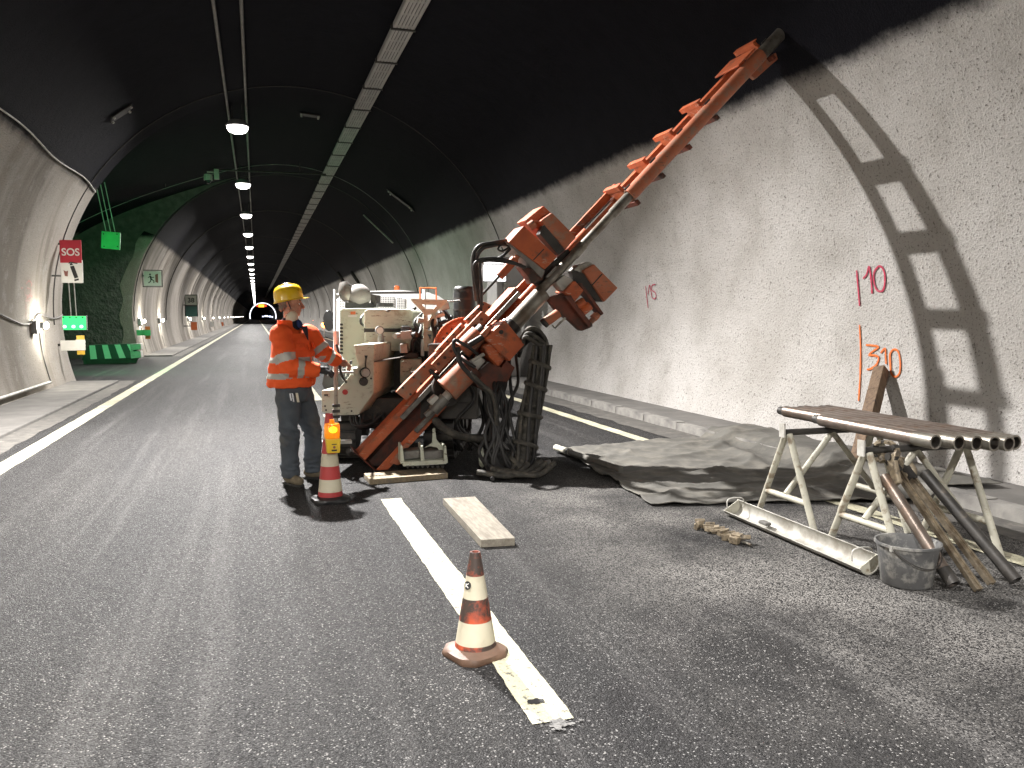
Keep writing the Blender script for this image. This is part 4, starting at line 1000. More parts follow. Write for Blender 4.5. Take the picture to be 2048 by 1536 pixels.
# --- hose tangle behind
rnd = random.Random(11)
for i in range(24):
    x0 = rnd.uniform(828, 905); y0 = rnd.uniform(615, 660); x1 = x0 + rnd.uniform(-22, 30); y1 = rnd.uniform(690, 740); Y = rnd.uniform(9.05, 9.5)
    hose([Y_(x0, y0, Y), Y_(x0 + rnd.uniform(-18, 18), y0 + 18, Y - 0.1), Y_(lerp(x0, x1, .5) + rnd.uniform(-18, 18), (y0 + y1) / 2, Y - rnd.uniform(0, .2)), Y_(x1, y1, Y)], rnd.uniform(0.012, 0.022))
for i in range(10):
    x0 = rnd.uniform(690, 770); Y = rnd.uniform(8.6, 9.0)
    hose([Y_(x0, 828, Y), Y_(x0 + rnd.uniform(-5, 12), 845 + rnd.uniform(0, 10), Y - .08), Y_(x0 + rnd.uniform(20, 45), 842 + rnd.uniform(-4, 14), Y - .05), Y_(x0 + rnd.uniform(50, 70), 826, Y)], rnd.uniform(0.010, 0.018))
for i in range(14):
    x0 = rnd.uniform(870, 1000); Y = rnd.uniform(8.3, 8.7)
    hose([Y_(x0, 760, Y), Y_(x0 + rnd.uniform(-15, 20), 800, Y - .05), Y_(x0 + rnd.uniform(-25, 30), 850, Y), Y_(x0 + rnd.uniform(-20, 40), 900, Y + .1)], rnd.uniform(0.014, 0.028))
hose([Y_(870, 840, 8.2), Y_(895, 862, 8.05), Y_(930, 875, 8.1), Y_(975, 880, 8.3)], 0.04, "muddy_rubber")
# --- jack foot on the plank
jf = yprism("jack_foot", [(806, 924), (892, 919), (893, 928), (806, 933)], 7.78, (0.03, 0.35, 0), "beige_paint")
for a, b_ in ((806, 842), (846, 888)):
    yprism("foot_roller", [(a, 903), (b_, 899), (b_, 917), (a, 922)], 7.85, (0.02, 0.2, 0), "grey_metal", jf, bevel=0.02)
for x in (801, 842, 888): yprism("foot_lug", [(x, 892), (x + 4, 891), (x + 8, 926), (x, 928)], 7.8, (0.02, 0.26, 0), "beige_paint", jf)
yprism("foot_arm", [(865, 858), (870, 857), (873, 880), (884, 892), (892, 908), (886, 912), (874, 895), (858, 893), (848, 897), (864, 886)], 7.86, (0.01, 0.05, 0), "beige_paint", jf)
for i in range(8):
    x = 812 + i * 10; yprism("foot_tooth", [(x, 932), (x + 7, 931.5), (x + 3.5, 937.5)], 7.76, (0.01, 0.12, 0), "dark_steel", jf, bevel=0)

# ------------------------------------------------------------------ the mast
P0, P1 = Y_(917, 757, 8.06), Y_(1545, 85, 8.00)
MA = (P1 - P0).normalized()                        # up the mast
MW = (V((0, -1, 0)) - MA * V((0, -1, 0)).dot(MA)).normalized()   # towards the camera side
MN = MA.cross(MW).normalized()
if MN.z < 0: MN = -MN                              # up-left of the mast
LEN = (P1 - P0).length
def M(s, n, w_): return P0 + MA * s + MN * n + MW * w_
def MP(x, y, w_):                                  # pixel on the mast's own plane at offset w
    o_ = P0 + MW * w_; d = ray(x, y); return _o + d * ((o_ - _o).dot(MW) / d.dot(MW))
def sn(x, y, w_):
    p = MP(x, y, w_) - P0; return p.dot(MA), p.dot(MN)
def mbox(name, s0, s1, n0, n1, w0, w1, mt, parent, bevel=0.006):
    return MB().obox(M((s0 + s1) / 2, (n0 + n1) / 2, (w0 + w1) / 2), MA * abs(s1 - s0) / 2, MN * abs(n1 - n0) / 2, MW * abs(w1 - w0) / 2).build(name, mt, parent, bevel=bevel)
def mprism(name, pts, w0, w1, mt, parent, bevel=0.006):    # outline on the near face w1, thickness back to w0
    return MB().prism([MP(x, y, w1) for x, y in pts], MW * (w0 - w1)).build(name, mt, parent, bevel=bevel)
def mcyl(name, a, b_, r_, mt, parent, seg=18, r2=None):
    return MB().cyl(a, b_, r_, r2, seg).build(name, mt, parent, smooth=40)
WB = -0.47                                         # plane of the beam's web behind the drill string
sB, nB = sn(738, 926, WB + 0.16)                   # where the beam's foot sits
s_up0 = 2.05
beam = MB()
def chan(s0, s1, n0, hw, wf, th=0.012, lip=0.09):  # a channel open to the camera side with lips
    for a in (-1, 1):
        beam.obox(M((s0 + s1) / 2, n0 + a * (hw - th / 2), (WB + wf) / 2), MA * (s1 - s0) / 2, MN * th / 2, MW * (wf - WB) / 2)
        beam.obox(M((s0 + s1) / 2, n0 + a * (hw - lip / 2), wf - th / 2 + 0.001), MA * ((s1 - s0) / 2 - 0.001), MN * lip / 2, MW * th / 2)
S_CH = sn(1052, 600, WB + 0.2)[0]
chan(sB, S_CH, nB, 0.165, WB + 0.28)
mast = beam.build("mast_beam", "orange_paint", rig, bevel=0.004)
mbox("mast_web", sB + 0.002, S_CH - 0.002, nB - 0.150, nB + 0.150, WB, WB + 0.03, "dark_orange", mast)  # dark orange puts the channel's deep shade into the web's colour
UPN = sn(1200, 432, WB + 0.1)[1]
mbox("middle_beam", S_CH - 0.1, sn(1252, 388, WB + 0.1)[0], UPN - 0.08, UPN + 0.12, WB + 0.02, WB + 0.07, "orange_paint", mast)
mbox("upper_beam", S_CH - 0.05, LEN - 0.15, UPN - 0.048, UPN + 0.048, WB, WB + 0.10, "orange_paint", mast)
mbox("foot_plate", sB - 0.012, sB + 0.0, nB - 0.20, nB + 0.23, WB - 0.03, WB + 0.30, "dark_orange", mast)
mcyl("foot_pin", M(sB - 0.01, nB - 0.16, WB + 0.26), M(sB + 0.02, nB - 0.16, WB - 0.06), 0.02, "dark_steel", mast)
c = M(sB, nB - 0.17, WB + 0.2); MB().tube(smooth_path([c, c + V((0.04, -0.02, -0.04)), c + V((0.07, -0.02, -0.09)), V((c.x + 0.03, c.y - 0.02, 0.055))], 5), 0.014, 6).build("foot_hook", "dark_orange", mast, smooth=60)
ycyl("foot_pin_cap", Y_(697, 902, 8.0), Y_(703, 908, 8.05), 0.028, "dark_steel", mast)
# guide rails on the lips, cover plates, inner rod
for a, mt in ((1, "grey_metal"), (-1, "grey_metal")):
    mbox("guide_rail", sB + 0.55, S_CH - 0.02, nB + a * 0.10 - 0.025, nB + a * 0.10 + 0.025, WB + 0.28, WB + 0.315, mt, mast)
for (pts, w1) in (([(792, 784), (813, 801), (895, 718), (877, 700)], WB + 0.38), ([(872, 702), (889, 716), (940, 662), (924, 646)], WB + 0.38), ([(930, 640), (945, 653), (985, 611), (968, 603)], WB + 0.38)):
    pl = mprism("cover_plate", pts, w1 - 0.09, w1, "dusty_orange", mast)
    for k in range(4):
        for e_ in (0.12, 0.88):
            q = lerp(lerp(MP(*pts[0], w1), MP(*pts[3], w1), (k + 0.5) / 4), lerp(MP(*pts[1], w1), MP(*pts[2], w1), (k + 0.5) / 4), e_); mcyl("bolt", q, q + MW * 0.012, 0.012, "dark_steel", pl, 8)
mprism("cover_plate", [(780, 926), (797, 931), (823, 904), (815, 897), (822, 889), (812, 886)], WB + 0.28, WB + 0.315, "dusty_orange", mast)
mprism("gusset", [(857, 742), (862, 737), (888, 760), (884, 765)], WB + 0.28, WB + 0.40, "dark_steel", mast)
mcyl("feed_cylinder", M(sB + 0.9, nB - 0.02, WB + 0.10), M(s_up0 + 0.1, nB - 0.02, WB + 0.10), 0.055, "orange_paint", mast)
mcyl("feed_rod", M(s_up0 + 0.1, nB + 0.02, WB + 0.12), M(s_up0 + 0.75, nB + 0.02, WB + 0.12), 0.016, "chrome", mast)
# sleeve, its brackets (the rungs of the ladder shadow), drill string
s_sl, n_sl = sn(1258, 391, 0.0)
SLV = 0.076
sl = MB().pipe(M(s_sl, 0, 0), M(LEN - 0.20, 0, 0), SLV, 0.060, 28).build("casing_sleeve", "dusty_orange", rig, smooth=40)
mcyl("casing_nose", M(LEN - 0.20, 0, 0), M(LEN + 0.22, 0, 0), 0.070, "drill_steel", sl, 24)
for k, (x, y) in enumerate(((1228, 372), (1278, 318), (1333, 262), (1390, 205), (1505, 88))):
    s, _n = sn(x + 26, y + 10, 0.0)
    rg = mbox("rung", s - 0.02, s + 0.02, 0.088, 0.138, WB + 0.0, -0.08, "orange_paint", sl, bevel=0.003)
    mbox("rung_flange", s - 0.02, s + 0.045, 0.134, 0.144, WB + 0.0, -0.08, "orange_paint", rg, bevel=0)
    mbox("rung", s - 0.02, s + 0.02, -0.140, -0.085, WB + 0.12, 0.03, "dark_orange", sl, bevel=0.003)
    mbox("rung_web", s - 0.018, s + 0.018, -0.088, 0.088, WB + 0.098, -SLV + 0.01, "orange_paint", rg, bevel=0)
    MB().tube([M(s - 0.03, 0.088, 0.045), M(s + 0.05, 0.088, 0.045)], 0.010, 6).build("rung_bolt", "dark_steel", rg)
mprism("end_gusset", [(1507, 130), (1552, 105), (1556, 118), (1511, 158), (1500, 150)], -0.12, -0.06, "dusty_orange", sl)
mbox("top_plate", LEN - 0.5, LEN - 0.22, 0.09, 0.11, WB, 0.02, "orange_paint", sl)
s_d0 = sn(1040, 650, 0)[0]
ds = MB().cyl(M(s_d0, 0, 0), M(LEN - 0.02, 0, 0), 0.047, seg=22).build("drill_rod", "drill_steel", rig, smooth=40)
mcyl("rod_joint", M(s_sl - 0.02, 0, 0), M(s_sl - 0.28, 0, 0), 0.055, "drill_steel", ds, 22)
mcyl("rod_joint", M(sn(1168, 492, 0)[0], 0, 0), M(sn(1150, 512, 0)[0], 0, 0), 0.056, "drill_steel", ds, 22)
sw0, sw1 = sn(1012, 678, 0)[0], sn(1092, 590, 0)[0]
mcyl("swivel_barrel", M(sw0, -0.03, 0), M(sw1, -0.03, 0), 0.088, "drill_steel", ds, 26)
mcyl("swivel_collar", M(sw0 + 0.05, -0.03, 0), M(sw0 + 0.17, -0.03, 0), 0.098, "dark_steel", ds, 26)
mcyl("swivel_rod", M(sw0 - 0.18, 0.05, 0.06), M(sw0 + 0.12, 0.05, 0.06), 0.045, "chrome", ds, 20)
# --- double clamp
c1 = mprism("clamp_housing", [(1017, 484), (1047.5, 451), (1115, 514), (1090, 539)], -0.22, 0.10, "orange_paint", rig, 0.01)
mprism("clamp_lip", [(1011, 482), (1018, 484), (1090, 541), (1084, 556)], -0.20, 0.08, "grey_metal", c1)
mprism("clamp_groove", [(1066, 519.5), (1087, 497.5), (1088.5, 499), (1067.5, 521)], 0.09, 0.1045, "sign_black", c1, 0)
c2 = mprism("clamp_housing", [(1051, 440), (1087, 411), (1152, 474), (1131, 500)], -0.34, -0.02, "orange_paint", rig, 0.01)
mprism("jaw_plate", [(1081, 441), (1104, 425), (1153, 475), (1131, 498)], -0.02, 0.09, "dusty_orange", c2, 0.01)
mprism("jaw_spine", [(1086, 452), (1090, 449), (1130, 500), (1116, 510), (1080, 468)], -0.05, 0.085, "dark_steel", c2)
mcyl("jaw_pin", MP(1058, 455, 0.09), MP(1068, 447, 0.09), 0.045, "dusty_orange", c2)
core = mprism("clamp_core", [(1088, 540), (1114, 515), (1136, 498), (1148, 512), (1120, 556), (1084, 576), (1070, 566)], -0.16, -0.055, "dark_steel", rig)
mprism("core_cheek", [(1092, 552), (1112, 531), (1119, 538), (1098, 560)], -0.055, 0.02, "grey_metal", core)
mprism("core_cheek", [(1148, 540), (1158, 530), (1178, 524), (1186, 527), (1166, 544), (1160, 545)], -0.2, -0.02, "galvanised", core)
mprism("core_cheek", [(1112, 565), (1128, 550), (1148, 560), (1126, 582)], -0.16, 0.02, "galvanised", core)
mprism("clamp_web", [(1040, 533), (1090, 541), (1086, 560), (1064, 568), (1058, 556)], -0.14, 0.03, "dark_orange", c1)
j1 = mprism("right_jaw", [(1166.5, 541), (1188, 528), (1236, 576), (1209, 604)], -0.26, 0.04, "dusty_orange", rig, 0.01)
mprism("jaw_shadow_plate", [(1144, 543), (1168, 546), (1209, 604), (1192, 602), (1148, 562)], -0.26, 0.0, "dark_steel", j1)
mprism("clamp_groove", [(1184, 569), (1204, 547), (1205.5, 548.5), (1185.5, 570.5)], 0.03, 0.0445, "sign_black", j1, 0)
j2 = mprism("right_jaw", [(1128, 584), (1150, 561), (1168, 581), (1150, 604)], -0.20, 0.08, "orange_paint", rig, 0.01)
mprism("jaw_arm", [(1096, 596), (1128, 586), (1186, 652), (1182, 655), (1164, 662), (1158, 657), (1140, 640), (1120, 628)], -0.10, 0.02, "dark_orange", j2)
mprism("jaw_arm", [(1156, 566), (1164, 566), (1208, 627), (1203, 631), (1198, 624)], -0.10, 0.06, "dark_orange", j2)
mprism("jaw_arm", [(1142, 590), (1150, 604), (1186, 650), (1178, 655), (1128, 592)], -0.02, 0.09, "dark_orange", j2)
for a, b_, r_ in (((1153, 612), (1168, 603), 0.048), ((1163, 624), (1179, 611), 0.05)):
    mcyl("jaw_motor", MP(*a, 0.05), MP(*b_, 0.05), r_, "orange_paint", j2)
mcyl("jaw_bolt", MP(1180, 645, 0.0), MP(1200, 625, 0.0), 0.03, "dusty_orange", j2); mcyl("jaw_nut", MP(1186, 637, 0.0), MP(1193, 630, 0.0), 0.045, "dusty_orange", j2, 6)
vc = mcyl("release_cylinder", MP(1090, 645, 0.0), MP(1117, 626, 0.0), 0.05, "dusty_orange", rig); mcyl("cylinder_cap", MP(1087, 648, 0.0), MP(1091, 644, 0.0), 0.052, "dark_steel", vc)
MB().tube([MP(1104, 650, 0.0), MP(1110, 656, 0.0), MP(1132, 634, 0.0)], 0.012, 6).build("cylinder_rod", "galvanised", vc)
vb = mcyl("valve_cylinder", MP(999, 553, 0.02), MP(1030, 518, 0.02), 0.045, "orange_paint", rig); mcyl("cylinder_cap", MP(1030, 520, 0.03), MP(1035, 512, 0.03), 0.026, "dusty_orange", vb)
MB().tube([MP(998, 553, 0.02), MP(965, 588, -0.1)], 0.016, 8).build("cylinder_rod", "dark_steel", vb)
# --- rotary head low on the mast
h1 = mprism("head_housing", [(970, 677), (1010, 640), (1050, 689), (1019, 723)], -0.16, 0.20, "orange_paint", rig, 0.012)
q = MP(1002, 664, 0.20); mcyl("plug", q, q + MW * 0.012, 0.022, "dark_steel", h1, 12)
mprism("head_shoulder", [(966, 692), (984, 684), (1012, 718), (998, 735), (980, 716)], -0.12, 0.17, "orange_paint", h1, 0.03)
mprism("head_collar", [(962, 668), (978, 652), (984, 657), (970, 676)], -0.12, 0.18, "dusty_orange", h1)
mcyl("gear_pot", MP(925, 700, 0.02), MP(958, 668, 0.02), 0.10, "dusty_orange", h1, 22); mcyl("gear_pot_lid", MP(955, 671, 0.04), MP(968, 658, 0.04), 0.075, "dark_steel", h1, 18)
mcyl("hydraulic_motor", MP(893, 780, 0.04), MP(936, 737, 0.04), 0.135, "dusty_orange", h1, 26)
mcyl("motor_flange", MP(934, 739, 0.05), MP(942, 731, 0.05), 0.150, "dark_orange", h1, 26)
fv = mcyl("feed_valve", MP(866, 822, 0.03), MP(890, 796, 0.03), 0.062, "grey_metal", h1, 18); mcyl("valve_neck", MP(888, 798, 0.03), MP(905, 779, 0.03), 0.046, "galvanised", fv, 16)
mcyl("valve_tip", MP(851, 832, 0.03), MP(866, 820, 0.03), 0.032, "grey_metal", fv, 14); mprism("valve_side", [(857, 803), (872, 790), (884, 800), (868, 815)], -0.06, 0.06, "galvanised", fv)
mcyl("spool", MP(946, 734, 0.12), MP(962, 716, 0.12), 0.055, "galvanised", h1, 14); mcyl("spool", MP(938, 690, 0.14), MP(968, 672, 0.14), 0.030, "dark_steel", h1, 14)
mcyl("spool", MP(934, 728, 0.16), MP(968, 708, 0.16), 0.018, "galvanised", h1, 10)
mprism("carriage_plate", [(863, 729), (964, 622), (980.5, 634), (879, 744)], WB + 0.28, WB + 0.45, "dusty_orange", h1)
for k in range(8):
    q = lerp(MP(872, 733, WB + 0.45), MP(970, 631, WB + 0.45), (k + 0.4) / 8); mcyl("bolt", q, q + MW * 0.014, 0.016, "dark_orange", h1, 8)
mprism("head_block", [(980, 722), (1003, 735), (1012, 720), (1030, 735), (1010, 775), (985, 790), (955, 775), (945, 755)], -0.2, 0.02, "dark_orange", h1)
# --- hoses on the mast
hose([MP(1012, 481, 0.0), MP(985, 486, 0.1), MP(958, 492, 0.1), MP(946, 515, 0.05), MP(948, 560, 0.0), MP(952, 600, -0.2)], 0.020)
hose([MP(1012, 487, 0.0), MP(985, 491, 0.12), MP(964, 498, 0.12), MP(953, 520, 0.06), MP(955, 565, 0.0), MP(958, 610, -0.2)], 0.020)
hose([MP(1050, 535, 0.05), MP(1010, 520, 0.12), MP(975, 517, 0.12), MP(952, 525, 0.1), MP(949, 545, 0.05), MP(958, 605, -0.1)], 0.018)
hose([MP(1042, 530, 0.05), MP(1005, 523, 0.14), MP(968, 522, 0.12), MP(960, 535, 0.1), MP(963, 580, 0.0), MP(962, 620, -0.1)], 0.016)
hose([MP(1020, 498, 0.05), MP(1008, 510, 0.1), MP(998, 516, 0.1), MP(990, 520, 0.05)], 0.016); hose([MP(1018, 492, 0.05), MP(1003, 490, 0.1), MP(996, 498, 0.12), MP(1005, 502, 0.1), MP(1019, 494, 0.05)], 0.010)
hose([MP(962, 715, 0.1), MP(945, 700, 0.2), MP(930, 690, 0.22), MP(910, 680, 0.2), MP(908, 696, 0.22), MP(920, 715, 0.22), MP(950, 735, 0.2)], 0.018)
hose([MP(915, 695, 0.2), MP(920, 725, 0.24), MP(945, 755, 0.24), MP(975, 785, 0.2), MP(985, 830, 0.15), MP(980, 880, 0.1)], 0.024)
hose([MP(940, 745, 0.24), MP(965, 770, 0.26), MP(985, 790, 0.24), MP(993, 840, 0.2), MP(985, 890, 0.12)], 0.022, "muddy_rubber")
# big wrapped hose trunk
TY = 7.85
trunk = [Y_(1086, 690, TY), Y_(1078, 740, TY), Y_(1068, 790, TY), Y_(1060, 830, TY), Y_(1052, 880, TY), Y_(1044, 920, TY), Y_(1026, 940, TY)]
tp = smooth_path(trunk, 14); n = len(tp)
tr = MB().tube(tp, [0.062 + 0.007 * math.sin(i * 0.95) + 0.020 * noise.noise(V((i * .33, 0, 2))) + 0.030 * (i / n) for i in range(n)], 18).build("hose_trunk", "muddy_rubber", rig, smooth=70)
for k in range(7):
    ph = 2 * math.pi * k / 7; hose([p + V((0.085 * math.cos(ph + i * .25), 0.085 * math.sin(ph + i * .25), 0)) * (1 + .35 * i / 6) for i, p in enumerate(trunk)], rnd.uniform(.018, .028), "rubber" if k % 3 else "muddy_rubber", tr)
for k in range(5):
    i = int((k + .3 + .5 * rnd.random()) / 5 * (n - 1)); d = (tp[min(i + 1, n - 1)] - tp[max(i - 1, 0)]).normalized(); q = (d + V((rnd.uniform(-.3, .3), rnd.uniform(-.3, .3), 0))).normalized()
    MB().lathe([(.112 + .03 * i / n, -.022), (.120 + .03 * i / n, -.008), (.120 + .03 * i / n, .008), (.112 + .03 * i / n, .022)], tp[i], q, 18, cap=False).build("hose_strap", "muddy_rubber", tr, smooth=60)
for k, (dx, dy, dY) in enumerate(((0, 0, 0.0), (6, 5, 0.05), (-4, 9, -0.04), (10, 12, 0.08), (-9, 15, -0.06), (3, 20, 0.02))):
    hose([Y_(1038, 692 + dy, TY + 0.25), Y_(1046, 672 + dy, TY + dY + .1), Y_(1060 + dx, 656 + dy * 1.2, TY + dY), Y_(1080 + dx, 664 + dy * 1.4, TY + dY), Y_(1092 + dx * .3, 690 + dy * .6, TY + dY), Y_(1086 + dx * .8, 730, TY + dY), Y_(1078 + dx, 775, TY + dY * .6)], 0.022, "rubber" if k % 2 else "muddy_rubber", tr)
for k in range(9):
    x0 = rnd.uniform(985, 1040); hose([Y_(x0, rnd.uniform(690, 722), TY + .55), Y_(x0 + rnd.uniform(-6, 6), 765, TY + .2), Y_(x0 + rnd.uniform(-20, 10), 810, TY + .1), Y_(x0 + rnd.uniform(-30, 5), 870, TY), Y_(x0 + rnd.uniform(-20, 25), 925, TY - .05), Y_(rnd.uniform(1000, 1045), 945, TY - .05)], rnd.uniform(0.014, 0.024), "rubber", tr)
for k in range(5):
    x0 = rnd.uniform(985, 1060); q = G(x0, 945 + rnd.uniform(-6, 8), 0.05); hose([q + V((-0.2, 0.15, 0.02)), q, q + V((0.15, 0.05, 0.0)), q + V((0.32, 0.2, 0.06))], 0.028, "muddy_rubber", tr)
hose([Y_(968, 880, TY), Y_(958, 905, TY - .05), Y_(975, 935, TY - .08), G(985, 958, 0.03)], 0.020, "rubber", tr)
yprism("side_lug", [(956, 896), (964, 893), (971, 925), (965, 938), (958, 930)], 8.05, (0.02, 0.06, 0), "beige_paint")

# ------------------------------------------------------------------ planks, tarp, loose things on the road
def plank(lab, pts, z, th, mt, cat="plank"):
    P = [V((p.x, p.y, z)) for p in pts]; c = sum(P, V((0, 0, 0))) / 4
    o = MB().prism(P, (0, 0, th)).build("plank", mt, bevel=0.004, org=(c.x, c.y, z)); return tag(o, lab, cat)
plank("wooden plank lying under the foot of the drill mast", [G(728, 957), G(740, 970), G(896, 957), G(884, 944)], 0.001, 0.05, "wood")
plank("loose grey plank on the asphalt beyond the dirty cone", [G(886, 1010), G(962, 1096), G(1030, 1092), G(950, 1006)], 0.001, 0.055, "grey_wood")
# tarp: cloth spread over the gutter and kerb
def tarp_z(x, y):
    k = (x - (KR - 0.10)) / 0.22; k = max(0, min(1, k)); k = k * k * (3 - 2 * k)
    return 0.014 + (FH + 0.012) * k
RIDGES = []
for (a, b_, h_, wd) in (((1205, 935), (1235, 905), .07, .05), ((1210, 950), (1240, 925), .06, .04), ((1430, 900), (1485, 872), .09, .09), ((1420, 905), (1445, 880), .06, .07), ((1445, 895), (1520, 930), .06, .05), ((1455, 905), (1560, 950), .05, .06),
                        ((1290, 985), (1360, 960), .035, .04), ((1215, 930), (1150, 908), .05, .04), ((1240, 945), (1540, 950), .04, .06), ((1430, 955), (1455, 925), .06, .04), ((1330, 1005), (1365, 985), .055, .03), ((1500, 880), (1600, 930), .05, .09),
                        ((1260, 985), (1690, 985), .02, .05), ((1380, 915), (1440, 905), .04, .04), ((1560, 900), (1680, 960), .06, .10)):
    RIDGES.append((G(*a), G(*b_), h_, wd))
cA, cB, cC, cD = V((3.32, 8.85, 0)), V((3.05, 6.0, 0)), V((6.0, 5.35, 0)), V((6.15, 9.35, 0))
m_ = MB(); NU, NV = 130, 130; vs = []
for i in range(NU + 1):
    for j in range(NV + 1):
        u_, v_ = i / NU, j / NV; p = lerp(lerp(cA, cD, u_), lerp(cB, cC, u_), v_)
        e_ = min(u_, v_, 1 - u_, 1 - v_)
        p = p + V((0.07 * noise.noise(V((v_ * 5, u_ * 2, 1))), 0.07 * noise.noise(V((u_ * 5, v_ * 2, 7))), 0))
        z = tarp_z(p.x, p.y)
        for a, b_, h_, wd in RIDGES:
            ab = (b_ - a); ab.z = 0; t_ = max(0, min(1, (V((p.x, p.y, 0)) - V((a.x, a.y, 0))).dot(ab) / ab.length_squared)); d = (V((p.x, p.y, 0)) - V((a.x, a.y, 0)) - ab * t_).length
            tt = (V((p.x, p.y, 0)) - V((a.x, a.y, 0))).dot(ab) / ab.length_squared; wv = wd * (1 + .5 * noise.noise(V((tt * 3, a.x * 7, 2)))) + .02; z += .40 * h_ * math.exp(-(d / wv) ** 2) * (0.35 + 0.65 * math.sin(math.pi * max(0.02, min(.98, tt))))
        z += 0.010 * abs(noise.noise(V((p.x * 2.0 + p.y, p.y * 2.4, 4)))) + 0.022 * max(0, 0.35 - abs(noise.noise(V((p.x * 3.2 - p.y * 1.5, p.y * 2.2 + p.x, 14))))) + 0.012 * abs(noise.noise(V((p.x * 6 + p.y, p.y * 3, 9))))
        n1 = noise.noise(V((p.x * .7 + p.y * .5, p.y * 1.5 - p.x * .2, 21))); n2 = noise.noise(V((p.x * 1.4 - p.y * .6, p.y * 1.8 + p.x * .4, 33))); n3 = noise.noise(V((p.x * 5.5, p.y * 4.0 + p.x * 2, 41)))
        z += .026 * (1 - abs(n1)) ** 12 + .012 * (1 - abs(n2)) ** 12 + .003 * (1 - abs(n3)) ** 8
        xm = TC.x + math.sqrt(TR ** 2 - (z - TC.z) ** 2) - 0.03
        vs.append(V((min(p.x, xm), p.y, z)))
m_.add(vs, [(i * (NV + 1) + j, i * (NV + 1) + j + 1, (i + 1) * (NV + 1) + j + 1, (i + 1) * (NV + 1) + j) for i in range(NU) for j in range(NV)])
o = m_.build("tarpaulin", "tarp", smooth=80, org=(4.4, 7.2, 0)); sd = o.modifiers.new("thick", 'SOLIDIFY'); sd.thickness = 0.006; sd.offset = -1
tag(o, "dusty grey tarpaulin spread over the kerb beside the drill rig", "tarpaulin")
a, b_ = G(1112, 895, 0.055), G(1150, 908, 0.075)
pt_ = thing("plastic_tube", G(1130, 905), "short white plastic tube poking out of the tarpaulin corner", "tube")
MB().pipe(a, lerp(a, b_, 0.75), 0.036, 0.030, 16).build("tube", "trestle_paint", pt_, smooth=40); MB().pipe(lerp(a, b_, 0.68), lerp(a, b_, 0.74), 0.042, 0.035, 16).build("collar", "rubber", pt_, smooth=40)
MB().cyl(lerp(a, b_, 0.7), lerp(a, b_, 3.0) , 0.030, seg=12).build("tail", "tarp", pt_, smooth=40)
c = G(1092, 935); o = MB().hexa([c + V(p) for p in ((-.05, -.04, 0), (.06, -.05, 0), (.07, .05, 0), (-.06, .05, 0), (-.03, -.03, .07), (.04, -.02, .09), (.05, .03, .08), (-.03, .03, .06))]).build("rubble", "concrete", bevel=0.01, org=c)
tag(o, "lump of grey rubble beside the hose trunk", "rubble")

# ------------------------------------------------------------------ cones
def cone_shell(m_, c, prof_, seg=32): return m_.lathe(prof_, c, (0, 0, 1), seg)
cp = G(951, 1308)
nc = thing("traffic_cone", cp, "dirty orange and white traffic cone standing on the dashed line", "traffic cone")
H = 0.48
def rad(z): return lerp(0.102, 0.024, (z / H))
bands = [(0.035, 0.066, "cone_dirty_orange"), (0.066, 0.168, "cone_white"), (0.168, 0.272, "cone_dirty_orange"), (0.272, 0.375, "cone_white"), (0.375, H, "cone_dirty_orange")]
for z0, z1, mt in bands:
    top_ = [(rad(z1), z1)] if z1 < H else [(rad(z1), z1), (rad(z1) - 0.008, z1), (rad(z1) - 0.010, z1 - 0.05)]
    MB().lathe([(rad(z0), z0), (rad((z0 + z1) / 2), (z0 + z1) / 2)] + top_, cp, (0, 0, 1), 32, cap=(z1 >= H)).build("cone_band", mt, nc, smooth=40)
def base_mesh(c, half, h_, rot, lift=0.0):
    m_ = MB(); rm = Matrix.Rotation(rot, 3, 'Z'); rings = []
    for k, (f, z) in enumerate(((1.0, 0.0), (1.02, 0.012), (0.98, 0.028), (0.84, 0.034), (0.72, 0.046), (0.64, h_))):
        ring = []
        for i in range(32):
            a = 2 * math.pi * i / 32; ca, sa = math.cos(a), math.sin(a); sq = max(abs(ca), abs(sa)); oc = abs(ca) + abs(sa)
            rr_ = half / max(sq, oc / 1.62)
            if k >= 4: rr_ = lerp(rr_, half, 0.6 if k == 4 else 0.95)
            wob = 1 + 0.05 * noise.noise(V((a * 1.4, k * .3, 2)))
            zz = z + (0.010 * max(0, noise.noise(V((ca * 2, sa * 2, 5)))) if k < 4 and z > 0 else 0)
            ring.append(c + rm @ V((ca * rr_ * f * wob, sa * rr_ * f * wob, zz)))
        rings.append(ring)
    return m_.loft(rings)
base_mesh(cp, 0.128, 0.048, R(20)).build("base", "cone_base_dirty", nc, smooth=50)
# round maker's sticker on the upper white band
sd_ = V((-0.86, -0.5, 0)).normalized(); sc = cp + V((0, 0, 0.335)) + sd_ * (rad(0.335) + 0.002); sn_ = (sd_ + V((0, 0, 0.17))).normalized()
stk = MB().cyl(sc - sn_ * 0.004, sc + sn_ * 0.001, 0.019, seg=20).build("sticker", "sign_black", nc, smooth=40)
mwk = upright(sc + sn_ * 0.0015, sn_)
for st in ([(-0.008, 0.009), (-0.008, -0.009)], [(-0.007, 0.0), (0.008, 0.010)], [(-0.007, 0.0), (0.008, -0.010)]):
    MB().prism([mwk @ V((x, y, 0)) for x, y in stroke([V((*p, 0)).xy for p in st], 0.004)], sn_ * 0.001).build("sticker_mark", "sign_white", stk)
fp = G(661, 1001)
fc = thing("traffic_cone", fp, "clean red and white traffic cone carrying the yellow flasher beside the worker", "traffic cone")
H2 = 0.74
def rad2(z): return lerp(0.108, 0.030, z / H2)
